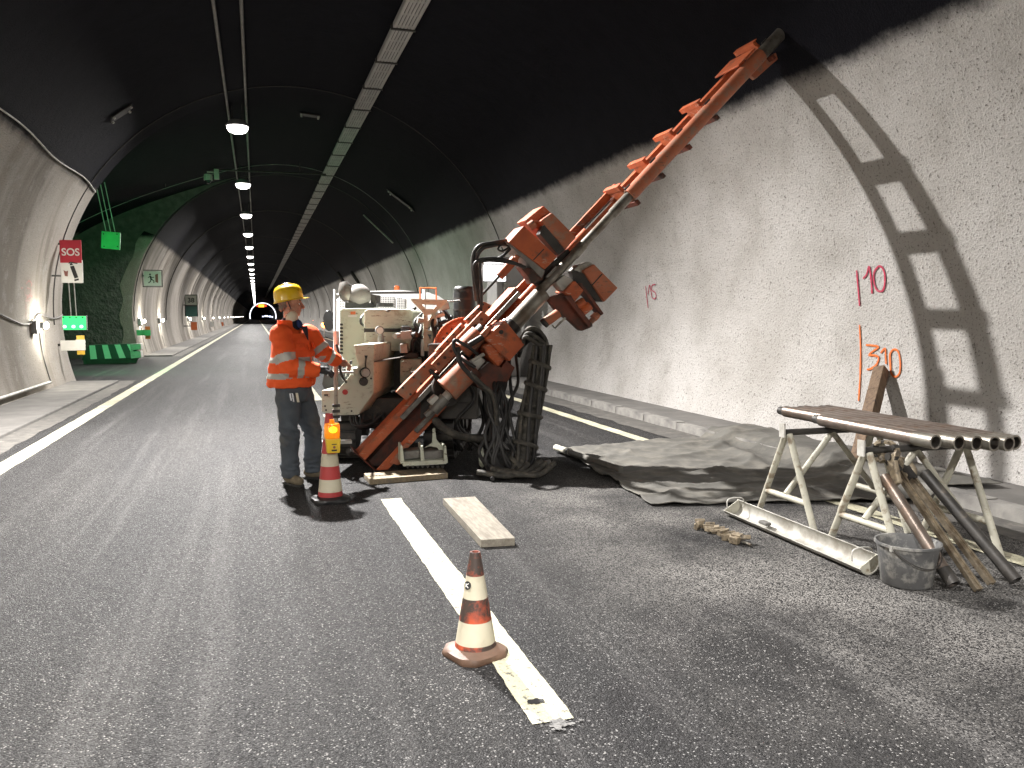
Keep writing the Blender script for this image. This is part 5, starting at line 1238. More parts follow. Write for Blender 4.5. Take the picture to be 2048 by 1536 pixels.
for z0, z1, mt in ((0.035, 0.085, "cone_red"), (0.085, 0.19, "cone_white"), (0.19, 0.30, "cone_red"), (0.30, 0.405, "cone_white"), (0.405, 0.525, "cone_red"), (0.525, 0.63, "cone_white"), (0.63, H2, "cone_red")):
    MB().lathe([(rad2(z0), z0), (rad2(z1), z1)], fp, (0, 0, 1), 32, cap=(z1 >= H2)).build("cone_band", mt, fc, smooth=40)
base_mesh(fp, 0.148, 0.045, R(8)).build("base", "black_plastic", fc, smooth=50)
bc = fp + V((0.02, -0.10, 0))
bk = thing("flashing_beacon", bc + V((0, 0, 0.46)), "yellow battery beacon with a lit amber lens hung on the red cone", "beacon")
def zpx(y): return Y_(665, y, bc.y).z
zb0, zb1, zb2, zb3 = zpx(905), zpx(876), zpx(846), zpx(839)
m_ = MB(); xc = Y_(666, 890, bc.y).x
m_.hexa([V((xc - .052, bc.y - .045, zb0)), V((xc + .052, bc.y - .045, zb0)), V((xc + .052, bc.y + .045, zb0)), V((xc - .052, bc.y + .045, zb0)),
         V((xc - .062, bc.y - .05, zb1)), V((xc + .060, bc.y - .05, zb1)), V((xc + .060, bc.y + .05, zb1)), V((xc - .062, bc.y + .05, zb1))])
bb = m_.build("battery_box", "beacon_yellow", bk, bevel=0.008)
for z_, w_ in ((zb0 + .075, .040), (zb0 + .028, .046), (zb0 + .022, .040)): MB().box((xc + .006, bc.y - .0485, z_), w_, 0.004, 0.007).build("label_print", "sign_black", bb)
MB().cyl(V((xc + .006, bc.y - .046, zb0 + .05)), V((xc + .006, bc.y - .050, zb0 + .05)), 0.011, seg=14).build("label_print", "sign_brown", bb)
xl = Y_(664, 860, bc.y).x
MB().lathe([(0.060, 0), (0.064, 0.02), (0.064, 0.10), (0.058, zb2 - zb1 - 0.005), (0.03, zb2 - zb1)], V((xl, bc.y, zb1)), (0, 0, 1), 24).build("lens", "amber_lens", bk, smooth=40)
MB().ell(V((xl + .005, bc.y - .03, (zb1 + zb2) / 2 + .01)), 0.03, 0.02, 0.026, seg=12, rings=8).build("bulb", "beacon_core", bk, smooth=60)
MB().cyl(V((xl, bc.y, zb2)), V((xl, bc.y, zb3)), 0.020, seg=14).build("lens_knob", "amber_lens", bk, smooth=40)
MB().box((xc, bc.y + .055, zb1 - .02), 0.05, 0.05, 0.04).build("hook", "dark_steel", bk)

# ------------------------------------------------------------------ trestles, pipes, tools
def trestle(lab, xa, xb, yc, half, h_):
    e = thing("trestle", ((xa + xb) / 2, yc, 0), lab, "trestle"); r_ = 0.024; cz = 0.24
    fr = []
    for x in (xa, xb):
        ap = V((x, yc, h_))
        for s in (-1, 1):
            ft = V((x, yc + s * half, 0.0)); MB().tube([ft, ap + V((0, s * 0.02, 0))], r_, 10).build("leg", "trestle_paint", e, smooth=60)
        t_ = cz / h_; w_ = half * (1 - t_); MB().tube([V((x, yc - w_, cz)), V((x, yc + w_, cz))], r_ * 0.95, 10).build("crossbar", "trestle_paint", e, smooth=60)
    MB().tube([V((xa - 0.03, yc, h_ + 0.012)), V((xb + 0.03, yc, h_ + 0.012))], r_, 10).build("top_rail", "dark_steel", e, smooth=60)
    for x in (xa, xb): MB().tube([V(((xa + xb) / 2, yc, h_)), V((x, yc, cz + 0.02))], r_ * 0.9, 10).build("brace", "trestle_paint", e, smooth=60)
    MB().obox(V((xa - 0.045, yc, h_ + 0.03)), V((0.006, 0, 0)), V((0, 0.03, 0)), V((0, 0, 0.05))).build("end_stop", "galvanised", e)
    return e
trestle("cream tube trestle near the tarpaulin, under the far pipe ends", 3.65, 4.42, 5.06, 0.36, 0.70)
trestle("cream tube trestle behind the bucket with tools leaning on it", 3.67, 4.44, 4.27, 0.34, 0.69)
PIP = [((3.97, 5.10), (4.00, 4.06)), ((4.06, 5.66), (4.11, 3.99)), ((4.155, 5.62), (4.205, 3.95)), ((4.25, 5.66), (4.29, 3.90)), ((4.345, 5.60), (4.37, 3.87)), ((4.44, 5.64), (4.455, 3.90))]
LB = ["short steel drill pipe lying at the road side of the trestles", "long steel drill pipe second from the short one on the trestles", "long steel drill pipe third from the road side on the trestles", "long steel drill pipe third from the wall side on the trestles", "long steel drill pipe second from the wall side on the trestles", "long steel drill pipe on the trestles closest to the wall"]
for i, ((xa, ya), (xb, yb_)) in enumerate(PIP):
    zc = 0.70 + 0.012 + 0.021 + 0.0455
    a, b_ = V((xa, ya, zc + 0.005)), V((xb, yb_, zc - 0.006)); d = (a - b_).normalized()
    e = thing("drill_pipe", (lerp(a, b_, 0.5)), LB[i], "pipe", "pipes lying on the trestles")
    MB().pipe(a, b_, 0.0445, 0.036, 24).build("barrel", "pipe_steel", e, smooth=40)
    MB().lathe([(0.0445, 0), (0.036, 0.015), (0.032, 0.075), (0.027, 0.078)], a, d, 20).build("threaded_pin", "dark_steel", e, smooth=40)
    MB().pipe(b_ + d * 0.16, b_ - d * 0.003, 0.0470, 0.036, 24).build("box_end", "drill_steel", e, smooth=40)
def lean_pipe(lab, a, b_, r_, mt, name="drill_pipe"):
    e = thing(name, b_, lab, "pipe"); a, b_ = V(a), V(b_)
    MB().pipe(a, b_, r_, r_ * 0.78, 20).build("barrel", mt, e, smooth=40)
    d = (a - b_).normalized(); MB().pipe(b_ + d * 0.10, b_ - d * 0.002, r_ * 1.06, r_ * 0.78, 20).build("box_end", "dark_steel", e, smooth=40)
    return e
lean_pipe("dark steel pipe leaning behind the bucket", (3.72, 4.17, 0.55), (3.735, 3.62, 0.035), 0.036, "pipe_steel")
lean_pipe("thick dark pipe leaning on the trestle beside the wrenches", (4.06, 4.20, 0.55), (4.135, 3.57, 0.035), 0.036, "dark_steel")
def wrench(lab, top, foot, jaw_r):
    top, foot = V(top), V(foot); d = (top - foot).normalized(); e = thing("pipe_wrench", foot, lab, "wrench")
    sd2 = d.cross(V((1, 0, 0))).normalized(); lx = sd2.cross(d).normalized()
    # I-section handle
    for k in (-1, 1): MB().obox(lerp(top, foot, 0.5) + lx * 0.017 * k, d * (top - foot).length / 2, lx * 0.006, sd2 * 0.016).build("handle_flange", "rust_bar", e, bevel=0.002)
    MB().obox(lerp(top, foot, 0.5), d * (top - foot).length / 2 * 0.99, lx * 0.012, sd2 * 0.005).build("handle_web", "rust_bar", e)
    hc = top + d * 0.05
    pts = [hc + (lx * math.cos(a) * jaw_r + d * math.sin(a) * jaw_r * 1.15) for a in [R(-60 + 240 * i / 16) for i in range(17)]]
    MB().tube(pts, [0.020 + 0.010 * math.sin(i / 16 * math.pi) for i in range(17)], 8).build("hook_jaw", "brass_bits", e, smooth=50)
    MB().obox(hc - d * 0.03, d * 0.06, lx * 0.030, sd2 * 0.022).build("heel_jaw", "dark_steel", e, bevel=0.006)
    MB().cyl(hc - lx * 0.045 - d * 0.05, hc + lx * 0.045 - d * 0.05, 0.018, seg=12).build("adjuster_nut", "brass_bits", e, smooth=40)
    for k in range(4): MB().obox(hc + d * (0.012 * k - 0.01) + lx * 0.036, d * 0.004, lx * 0.010, sd2 * 0.018).build("jaw_tooth", "dark_steel", e)
    return e
wrench("long rusty pipe wrench leaning nearest the bucket", (3.825, 4.20, 0.60), (3.84, 3.545, 0.015), 0.060)
wrench("long rusty pipe wrench half hidden behind the thick leaning pipe", (3.96, 4.22, 0.54), (4.005, 3.61, 0.015), 0.055)
ch = thing("chain_tong", (3.74, 4.22, 0.68), "greasy chain tong hooked over the near trestle end", "chain tong")
pts = [V((3.75, 4.20, 0.70)) + V((0.02 * math.sin(i * .5), 0.085 * math.cos(R(200 - 250 * i / 14)), 0.075 * math.sin(R(200 - 250 * i / 14)) - 0.01)) for i in range(15)]
for i, p in enumerate(pts[:-1]):
    d = (pts[i + 1] - p).normalized(); s_ = d.cross(V((1, 0, 0))).normalized(); MB().obox(lerp(p, pts[i + 1], .5), d * 0.014, s_ * 0.011, V((1, 0, 0)) * (0.022 if i % 2 else 0.014)).build("chain_link", "brass_bits" if i % 3 else "dark_steel", ch, bevel=0.003)
MB().obox(V((3.75, 4.12, 0.60)), V((0.018, 0, 0)), V((0, 0.026, -0.02)), V((0, 0.03, 0.09))).build("tong_jaw", "brass_bits", ch, bevel=0.01)
MB().cyl(V((3.72, 4.15, 0.68)), V((3.79, 4.15, 0.68)), 0.024, seg=14).build("tong_pin", "dark_steel", ch, smooth=40)
# timber post of two boards leaning on the wall
bm_top, bm_bot = VLT(1763, 738, TR - 0.06), G(1716, 925, FH)
d = (bm_top - bm_bot).normalized(); f1 = V((-0.93, -0.37, 0)); f1 = (f1 - d * f1.dot(d)).normalized(); f2 = d.cross(f1).normalized()
tbm = thing("timber_beam", bm_bot, "squared brown timber beam leaning on the wall behind the pipes", "beam")
MB().obox(lerp(bm_top, bm_bot, .5) - d * .16, d * ((bm_top - bm_bot).length / 2 - .16), f1 * 0.062, f2 * 0.062).build("timber", "dark_wood", tbm, bevel=0.004)
MB().obox(bm_top - d * .16, d * .157, f1 * 0.0605, f2 * 0.0605).build("timber_end", "dark_wood", tbm, bevel=0.004)
# half-pipe trough
ta, tb = V((3.50, 5.55, 0.004)), V((3.47, 3.98, 0.004)); d = (tb - ta).normalized(); sx_ = V((1, 0, 0)) - d * d.x; sx_.normalize()
tg = thing("drip_trough", lerp(ta, tb, 0.5), "pale half-pipe trough lying on the road before the trestles", "trough")
def arc(c, r_, n=15): return [c + sx_ * r_ * math.cos(a) + V((0, 0, r_ + r_ * math.sin(a))) for a in [R(172 + 196 * i / (n - 1)) for i in range(n)]]
rr_ = 0.076
def arc2(c, r_, base_r): return [c + sx_ * r_ * math.cos(a) + V((0, 0, base_r + r_ * math.sin(a))) for a in [R(208 + 188 * i / 14) for i in range(15)]]
ra = [lerp(ta, tb, i / 6) for i in range(7)]
m_ = MB(); m_.loft([arc2(p, rr_, rr_) + list(reversed(arc2(p, rr_ - 0.006, rr_))) for p in ra], cap=True); m_.build("half_pipe", "trough_metal", tg, smooth=40)
for p, s in ((ta, 1), (tb, -1)):
    m_ = MB(); m_.prism(arc2(p + d * 0.012 * s, rr_ - 0.004, rr_), d * 0.008 * s); m_.build("end_cap", "trestle_paint", tg)
    q = p + d * 0.07 * s; MB().tube(smooth_path([q + sx_ * -0.07 + V((0, 0, 0.07)), q + sx_ * -0.066 + V((0, 0, 0.135)), q + sx_ * 0.0 + V((0, 0, 0.15)), q + sx_ * 0.066 + V((0, 0, 0.135)), q + sx_ * 0.07 + V((0, 0, 0.07))], 6), 0.005, 6).build("wire_handle", "galvanised", tg, smooth=60)
MB().obox(lerp(ta, tb, 0.30) + V((0.0, 0, 0.05)), d * 0.05, sx_ * 0.025, V((0, 0, 0.012))).build("mud_lump", "concrete", tg, bevel=0.008)
# bucket
bp = V((3.575, 3.80, 0.0))
bu = thing("mortar_bucket", bp, "grey plastic mortar bucket splashed with cement beside the trough", "bucket")
MB().lathe([(0.02, 0.002), (0.128, 0.002), (0.138, 0.012), (0.168, 0.235), (0.181, 0.238), (0.181, 0.252), (0.170, 0.252), (0.163, 0.235), (0.135, 0.03), (0.02, 0.025)], bp, (0, 0, 1), 40).build("shell", "bucket_plastic", bu, smooth=40)
MB().lathe([(0.003, 0.09), (0.143, 0.09)], bp, (0, 0, 1), 32, cap=False).build("slurry", "gutter_dirt", bu)
pts = [bp + V((0.176 * math.cos(R(200 + 140 * i / 14)), 0.176 * math.sin(R(200 + 140 * i / 14)) - 0.004, 0.235 - 0.10 * math.sin(math.pi * i / 14))) for i in range(15)]
MB().tube(pts, 0.0035, 6).build("wire_handle", "dark_steel", bu, smooth=60)
for a in (200, 340): MB().box(bp + V((0.176 * math.cos(R(a)), 0.176 * math.sin(R(a)), 0.235)), 0.02, 0.02, 0.03).build("handle_ear", "bucket_plastic", bu)
# heap of small steel bits (chain of rod couplings) on the asphalt
hp = thing("coupling_chain", G(1445, 1070), "tangled chain of small rusty steel couplings on the asphalt", "chain")
rnd = random.Random(5); A_, B_ = G(1400, 1050, 0.02), G(1490, 1085, 0.02)
for i in range(26):
    f = i / 25; p = lerp(A_, B_, f) + V((rnd.uniform(-.05, .05), rnd.uniform(-.05, .05), rnd.uniform(0.0, 0.035))); rot = Matrix.Rotation(rnd.uniform(0, 3), 3, 'Z') @ Matrix.Rotation(rnd.uniform(-.4, .4), 3, 'X')
    if i % 3: MB().box(p, rnd.uniform(.035, .07), rnd.uniform(.025, .045), rnd.uniform(.025, .05), rot).build("coupling", "brass_bits", hp, bevel=0.003)
    else: q = rot @ V((0.035, 0, 0)); MB().pipe(p - q, p + q, 0.013, 0.008, 12).build("coupling", "brass_bits", hp, smooth=40)
MB().tube([lerp(A_, B_, .65), lerp(A_, B_, 1.12)], 0.009, 8).build("rod", "drill_steel", hp)

# ================================================================== PICKUP BEHIND THE RIG
pk = thing("pickup_truck", (2.2, 14.5, 0), "white pickup truck with mesh cab guard parked behind the drill rig", "truck")
PY = 14.4
def pp(name, pts, Y, ext, mt, parent=pk, holes=(), bevel=0.02): return yprism(name, pts, Y, ext, mt, parent, holes, bevel)
cab = pp("cab", [(674, 600), (690, 587), (735, 585), (860, 586), (878, 592), (892, 602), (897, 720), (672, 720)], PY + 0.05, (0.1, 1.7, 0), "white_paint", bevel=0.05)
pp("roof", [(690, 588), (735, 582), (800, 580), (860, 585), (866, 590), (690, 592)], PY + 0.1, (0.08, 1.4, 0), "white_paint", cab)
for pts in ([(679, 594), (691, 591), (691, 628), (679, 630)], [(745, 594), (789, 594), (789, 619), (745, 619)], [(794, 595), (803, 596), (809, 602), (810, 619), (794, 619)]):
    wn = pp("window", pts, PY + 0.04, (0, 0.03, 0), "dark_glass", cab, bevel=0)
    x0, x1 = min(p[0] for p in pts), max(p[0] for p in pts); y0, y1 = min(p[1] for p in pts), max(p[1] for p in pts); m_ = MB()
    k = x0
    while k <= x1 + .1: m_.tube([Y_(k, y0, PY + 0.02), Y_(k, y1, PY + 0.02)], 0.008, 4); k += 3.4
    k = y0
    while k <= y1 + .1: m_.tube([Y_(x0, k, PY + 0.02), Y_(x1, k, PY + 0.02)], 0.008, 4); k += 3.4
    m_.build("guard_mesh", "white_paint", wn)
pp("tail_lamp", [(751, 597), (757, 600), (757, 605), (751, 604)], PY + 0.0, (0, 0.02, 0), "sign_red", cab, bevel=0)
rk = MB(); rk.tube([Y_(669.5, 579, 11.9), Y_(669.5, 720, 11.9)], 0.020, 8); rack = rk.build("rack_post", "white_paint", pk, smooth=60)
MB().tube([Y_(669.5, 589, 11.9), Y_(682, 589, 11.9)], 0.016, 8).build("rack_stub", "white_paint", rack, smooth=60)
pp("rack_bar", [(738, 583.5), (848, 582.5), (848, 587), (738, 588)], 13.9, (0, 0.08, 0), "dark_steel", rack, bevel=0)
MB().tube([Y_(848, 579, 13.0), Y_(848, 640, 13.0)], 0.03, 8).build("rack_post", "white_paint", rack, smooth=60)
MB().tube([Y_(840, 604, 12.6), Y_(840, 576, 12.6), Y_(872, 576, 12.6), Y_(873, 604, 12.6)], 0.014, 6).build("orange_hoop", "sign_orange", pk, smooth=60)
bn = Y_(794, 578, PY + .4); MB().lathe([(0.05, -0.03), (0.05, 0.04), (0.03, 0.06)], bn, (0, 0, 1), 14).build("roof_beacon", "sign_orange", cab, smooth=40)
mr = Y_(657.5, 641, PY + 1.1)
mir = MB().lathe([(0.02, -0.03), (0.1, -0.02), (0.11, 0.03), (0.07, 0.08)], mr, (0.2, 1, 0), 18).build("mirror", "black_plastic", pk, smooth=40)
mir.data.transform(Matrix.Translation(mr - ORG[pk.name]) @ Matrix.Scale(1.75, 4, V((0, 0, 1))) @ Matrix.Translation(ORG[pk.name] - mr))
MB().box(mr + V((0.12, 0.1, -0.08)), 0.22, 0.04, 0.05).build("mirror_arm", "black_plastic", pk)
MB().box((2.18, 13.15, 0.82), 1.85, 2.4, 0.10).build("load_bed", "dark_steel", pk)
for s in (-0.90, 0.90): MB().box((2.18 + s, 13.15, 1.0), 0.04, 2.4, 0.30).build("bed_side", "white_paint", pk)
for x in (1.42, 2.94):
    for y in (12.9, 15.6): wl = MB().cyl((x - .1, y, .34), (x + .1, y, .34), 0.34, seg=24).build("wheel", "rubber", pk, smooth=40); MB().cyl((x - .105, y, .34), (x + .105, y, .34), 0.19, seg=18).build("rim", "galvanised", wl, smooth=40)
MB().box((2.18, 14.4, 0.55), 1.5, 4.2, 0.25).build("frame", "dark_steel", pk)

# ================================================================== EMERGENCY BOOTH ON THE RIGHT FOOTWAY
BY = 19.0
bt = thing("emergency_booth", (5.85, BY, FH), "brushed steel wall booth with a glowing white panel behind the mast", "booth")
MB().hexa([V((5.50, BY, FH)), V((6.10, BY, FH)), V((6.10, BY + .9, FH)), V((5.50, BY + .9, FH)), V((5.50, BY, 2.95)), V((6.16, BY, 2.95)), V((6.16, BY + .9, 2.95)), V((5.50, BY + .9, 2.95))]).build("cabinet", "steel_sheet", bt, bevel=0.02)
a, b_ = Y_(968, 530, BY - .13), Y_(1011, 562, BY - .13)
MB().box(lerp(a, b_, .5) + V((0, 0.07, 0)), b_.x - a.x + .06, 0.12, a.z - b_.z + .06).build("lamp_box", "steel_sheet", bt, bevel=0.01)
MB().box(lerp(a, b_, .5), b_.x - a.x, 0.02, a.z - b_.z).build("lit_panel", "lit_panel", bt)
a, b_ = Y_(968, 522, BY - .13), Y_(1008, 527, BY - .13); MB().box(lerp(a, b_, .5), b_.x - a.x, 0.02, a.z - b_.z).build("lit_strip", "lit_panel", bt)
MB().box(Y_(1014, 575, BY - .06), 0.16, 0.10, 0.22).build("handset_box", "galvanised", bt, bevel=0.01)

# ================================================================== THE WORKER
def W_(x, y, Y): return Y_(x, y, Y)
MO = V((0.36, 7.85, 0))
man = thing("person", MO, "worker in orange hi-vis jacket and yellow helmet operating the rig levers", "person")
PH = R(-38); FD = V((math.cos(PH), math.sin(PH), 0)); LD = V((-FD.y, FD.x, 0))          # facing, left hand side
pel = W_(589, 782, 7.85); hipR, hipL = pel - LD * 0.095 + V((0, 0, -0.03)), pel + LD * 0.095 + V((0, 0, -0.03))
kneR, kneL = W_(579, 862, 7.74), W_(626, 862, 7.93)
ankR, ankL = W_(581, 947, 7.78), W_(626, 946, 8.00)
ankR.z, ankL.z = 0.10, 0.10
chest = W_(586, 705, 7.86); nek = W_(583, 648, 7.88)
shR, shL = W_(562, 672, 7.74), W_(617, 670, 8.00)
elR, elL = W_(576, 734, 7.66), W_(646, 706, 8.00)
wrR, wrL = W_(641, 740, 7.66), W_(679, 724, 8.06)
hd = W_(581, 606, 7.88)
def ring(c, u_, v_, a, b_, n=20): return [c + u_ * a * math.cos(q) + v_ * b_ * math.sin(q) for q in [2 * math.pi * i / n for i in range(n)]]
Z = V((0, 0, 1)); X = V((1, 0, 0)); YV = V((0, 1, 0))
# --- body: one continuous surface (head, neck, trunk, limbs, hands)
bm_ = MB()
bm_.loft([ring(pel + V((0, 0, -0.06)), FD, LD, .11, .16), ring(pel + V((0, 0, .10)), FD, LD, .10, .145), ring(chest, FD, LD, .115, .165), ring(lerp(shR, shL, .5) + V((0, 0, -.02)), FD, LD, .09, .15), ring(nek + V((0, 0, -.02)), FD, LD, .06, .065)])
for h_, k_, a_ in ((hipR, kneR, ankR), (hipL, kneL, ankL)): bm_.cap(h_, k_, .085, .058); bm_.cap(k_, a_, .055, .04)
for s_, e_, w_ in ((shR, elR, wrR), (shL, elL, wrL)): bm_.cap(s_, e_, .052, .043); bm_.cap(e_, w_, .041, .03)
bm_.cap(nek + V((0, 0, -.05)), hd + V((-.015, 0, -.05)), .062, .056)
# head in profile, looking along +X
TH = Matrix.Rotation(R(3), 3, 'Y')
bm_.ell(hd + V((-.012, 0, .03)), .098, .078, .105)                      # skull
bm_.ell(hd + V((.030, 0, -.045)), .062, .060, .085)                     # face
bm_.ell(hd + V((.048, 0, -.098)), .038, .036, .030)                     # chin
bm_.cap(hd + V((.0, .042, -.075)), hd + V((.045, .02, -.10)), .028, .022); bm_.cap(hd + V((.0, -.042, -.075)), hd + V((.045, -.02, -.10)), .028, .022)   # jaw
bm_.cap(hd + V((.082, 0, .008)), hd + V((.112, 0, -.038)), .013, .017)   # nose
bm_.ell(hd + V((.104, .012, -.044)), .011, .010, .009); bm_.ell(hd + V((.104, -.012, -.044)), .011, .010, .009)
bm_.cap(hd + V((.080, .030, .014)), hd + V((.080, -.030, .014)), .016, .016)    # brow
bm_.cap(hd + V((.086, .018, -.064)), hd + V((.086, -.018, -.064)), .009, .009); bm_.cap(hd + V((.083, .016, -.078)), hd + V((.083, -.016, -.078)), .009, .009)  # lips
for s in (-1, 1):
    bm_.ell(hd + V((.058, s * .042, -.035)), .028, .022, .028)           # cheek
    bm_.ell(hd + V((-.018, s * .080, -.012)), .022, .012, .034, Matrix.Rotation(R(-12), 3, 'Y'))   # ear
def hand(w_, tgt, up, curl):
    d = (tgt - w_).normalized(); sd3 = d.cross(up).normalized(); up2 = sd3.cross(d).normalized()
    pc = w_ + d * .05; bm2 = []
    bm2.append((w_, pc, .030, .036)); 
    for k, (ln, off) in enumerate(((.070, .027), (.078, .010), (.074, -.008), (.060, -.025))):
        b0 = w_ + d * .085 + sd3 * off; m0 = b0 + (d * math.cos(curl * .6) - up2 * math.sin(curl * .6)) * ln * .45; t0 = m0 + (d * math.cos(curl * 1.9) - up2 * math.sin(curl * 1.9)) * ln * .5
        bm2.append((w_ + d * .05 + sd3 * off * .8, b0, .013, .011)); bm2.append((b0, m0, .011, .0095)); bm2.append((m0, t0, .0095, .008))
    b0 = w_ + d * .03 + sd3 * .030; m0 = b0 + d * .035 + sd3 * .018 - up2 * .012; bm2.append((b0, m0, .013, .011)); bm2.append((m0, m0 + d * .030 - up2 * .022 - sd3 * .006, .011, .009))
    return bm2
hR = hand(wrR, wrR + V((.9, .25, -.12)), Z, R(50)); hL = hand(wrL, wrL + V((.8, .25, -.25)), Z, R(48))
for p in hL: bm_.cap(*p, seg=10)
body = remesh(bm_, "body", ["skin"], man, 0.0055, 3)
# --- eyes and lips, hair
for s in (-1, 1):
    ec_ = hd + V((.077, s * .029, -.008)); MB().ell(ec_, .012, .013, .009, seg=12, rings=8).build("eye", "sign_white", man, smooth=60); MB().ell(ec_ + V((.007, s * .004, 0)), .006, .0075, .0065, seg=10, rings=6).build("iris", "eye_dark", man, smooth=60)
    MB().cap(hd + V((.090, s * .014, .024)), hd + V((.078, s * .046, .022)), .006, .004, seg=8).build("eyebrow", "hair_grey", man, smooth=60)
MB().cap(hd + V((.0935, .016, -.071)), hd + V((.0935, -.016, -.071)), .0035, .0035, seg=8).build("mouth", "lip", man, smooth=60)
hm2 = MB(); hm2.ell(hd + V((-.030, 0, .015)), .086, .083, .085); hm2.ell(hd + V((-.060, 0, -.045)), .046, .062, .045)
hr = remesh(hm2, "hair", ["hair_grey"], man, 0.007, 3, fn=lambda p, n: .004 * noise.noise(p * 70))
hv = hr.data
bmh = bmesh.new(); bmh.from_mesh(hv)
def keep(p):
    q = p + ORG[man.name] - hd
    return not (q.x > .012 - max(0, -.0 - q.z) * 1.2)
bmesh.ops.delete(bmh, geom=[f for f in bmh.faces if not keep(f.calc_center_median())], context='FACES'); bmh.to_mesh(hv); bmh.free()
# --- glove on the near hand
gm = MB()
for p in hR: gm.cap(p[0], p[1], p[2] + .004, p[3] + .003, seg=10)
gm.cap(wrR - (wrR - elR).normalized() * .05, wrR + V((.02, 0, 0)), .038, .036)
remesh(gm, "glove", ["glove_black"], man, 0.005, 2)
# --- jacket
jm = MB()
hem = W_(583, 772, 7.86); belt = W_(584, 748, 7.86)
jm.loft([ring(hem, FD, LD, .178, .235, 28), ring(hem + V((0, 0, .04)), FD, LD, .185, .245, 28), ring(belt + V((0, 0, .05)), FD, LD, .182, .238, 28), ring(chest + FD * -.005, FD, LD, .165, .225, 28), ring(chest + V((0, 0, .10)) + FD * -.015, FD, LD, .145, .215, 28),
         ring(lerp(shR, shL, .5) + FD * -.025 + V((0, 0, .015)), FD, LD, .115, .185, 28), ring(nek + FD * -.03 + V((0, 0, .0)), FD, LD, .085, .10, 28), ring(nek + FD * -.03 + V((0, 0, .03)), FD, LD, .07, .08, 28)])
for s_, e_, w_ in ((shR, elR, wrR), (shL, elL, wrL)):
    jm.cap(s_, lerp(s_, e_, .5), .098, .086); jm.cap(lerp(s_, e_, .5), e_, .086, .078); jm.cap(e_, lerp(e_, w_, .55), .078, .068); jm.cyl(lerp(e_, w_, .5), lerp(e_, w_, .97), .068, .056)
def fold(p, n):
    a = .013 * noise.noise(V((p.x * 8, p.y * 8, p.z * 12))) + .016 * (1 - abs(noise.noise(V((p.x * 6 + p.z * 5, p.y * 6, p.z * 9 - p.x * 4))) * 2.4)) * .6
    hz = math.exp(-((p.z - hem.z - .05) / .07) ** 2); a += .018 * hz * noise.noise(V((p.x * 14, p.y * 14, p.z * 22)))
    for e_ in (elR, elL): a += .022 * math.exp(-((p - e_).length / .11) ** 2) * noise.noise(V((p.x * 20, p.y * 20, p.z * 26)))
    return a
def seg_t(p, a, b_): ab = b_ - a; t_ = (p - a).dot(ab) / ab.length_squared; return t_, (p - a - ab * t_).length
def jmat(p):
    for s_, e_, w_ in ((shR, elR, wrR), (shL, elL, wrL)):
        t1, d1 = seg_t(p, s_, e_); t2, d2 = seg_t(p, e_, w_)
        if 0.05 < t2 < 1.05 and d2 < .095 and (d2 < d1 or t1 > 1):
            return 1 if .30 < t2 < .50 else 0
        if .2 < t1 < 1.02 and d1 < .105:
            onarm = ((p - lerp(s_, e_, max(0, min(1, t1)))).length < .10)
            if onarm and (p - pel).dot(LD) * (1 if s_ is shL else -1) > .13: return 1 if .60 < t1 < .86 else 0
    for z0 in (belt.z - .005, belt.z + .135):
        zz = z0 + .012 * (p - pel).dot(FD)
        if zz - .026 < p.z < zz + .026: return 1
    return 0
jk = remesh(jm, "jacket", ["hi_vis", "reflective_tape"], man, 0.0085, 4, fn=fold, matfn=jmat)
# collar, shirt, zip flap, pockets
cl = MB(); cl.loft([ring(nek + V((-.02, 0, -.055)) - FD * .01, FD, LD, .108, .118, 24), ring(nek + V((-.018, 0, .035)) - FD * .015, FD, LD, .092, .098, 24), ring(nek + V((-.018, 0, .03)) - FD * .015, FD, LD, .078, .084, 24), ring(nek + V((-.02, 0, -.05)), FD, LD, .08, .09, 24)], cap=False)
co = cl.build("collar", "hi_vis", man, smooth=60)
bmh = bmesh.new(); bmh.from_mesh(co.data)
bmesh.ops.delete(bmh, geom=[f for f in bmh.faces if ((f.calc_center_median() + ORG[man.name] - nek).normalized().dot((FD + V((0.25, 0, 0))).normalized()) > .62)], context='FACES'); bmh.to_mesh(co.data); bmh.free()
sh_ = MB(); sh_.loft([ring(nek + V((-.005, 0, -.06)), FD, LD, .098, .095, 20), ring(nek + V((-.01, 0, .03)), FD, LD, .078, .076, 20), ring(nek + V((-.005, 0, .055)), FD, LD, .070, .070, 20), ring(nek + V((-.005, 0, .05)), FD, LD, .064, .064, 20)], cap=False); sh_.build("shirt_collar", "navy_cloth", man, smooth=60)
def on_front(z, side):                             # a point on the jacket front
    b0 = lerp(hem, nek, (z - hem.z) / (nek.z - hem.z)); k = (z - hem.z) / (nek.z - hem.z); r1 = .19 - .075 * max(0, k - .45) / .55; r2 = .245 - .10 * max(0, k - .5) / .5
    return V((b0.x, b0.y, z)) + FD * (r1 * math.cos(side)) + LD * (r2 * math.sin(side))
vn = MB(); a0 = .12; vn.add([on_front(nek.z - .02, a0 + .40) + FD * .012, on_front(nek.z - .02, a0 - .40) + FD * .012, on_front(nek.z - .15, a0) + FD * .014], [(0, 2, 1)])
o = vn.build("shirt_front", "navy_cloth", man); sd4 = o.modifiers.new("t", 'SOLIDIFY'); sd4.thickness = .006
zp = MB(); zp.tube([on_front(lerp(nek.z - .19, hem.z + .02, i / 10), a0) + FD * .006 for i in range(11)], .007, 6); zp.build("zip", "hi_vis", man, smooth=60)
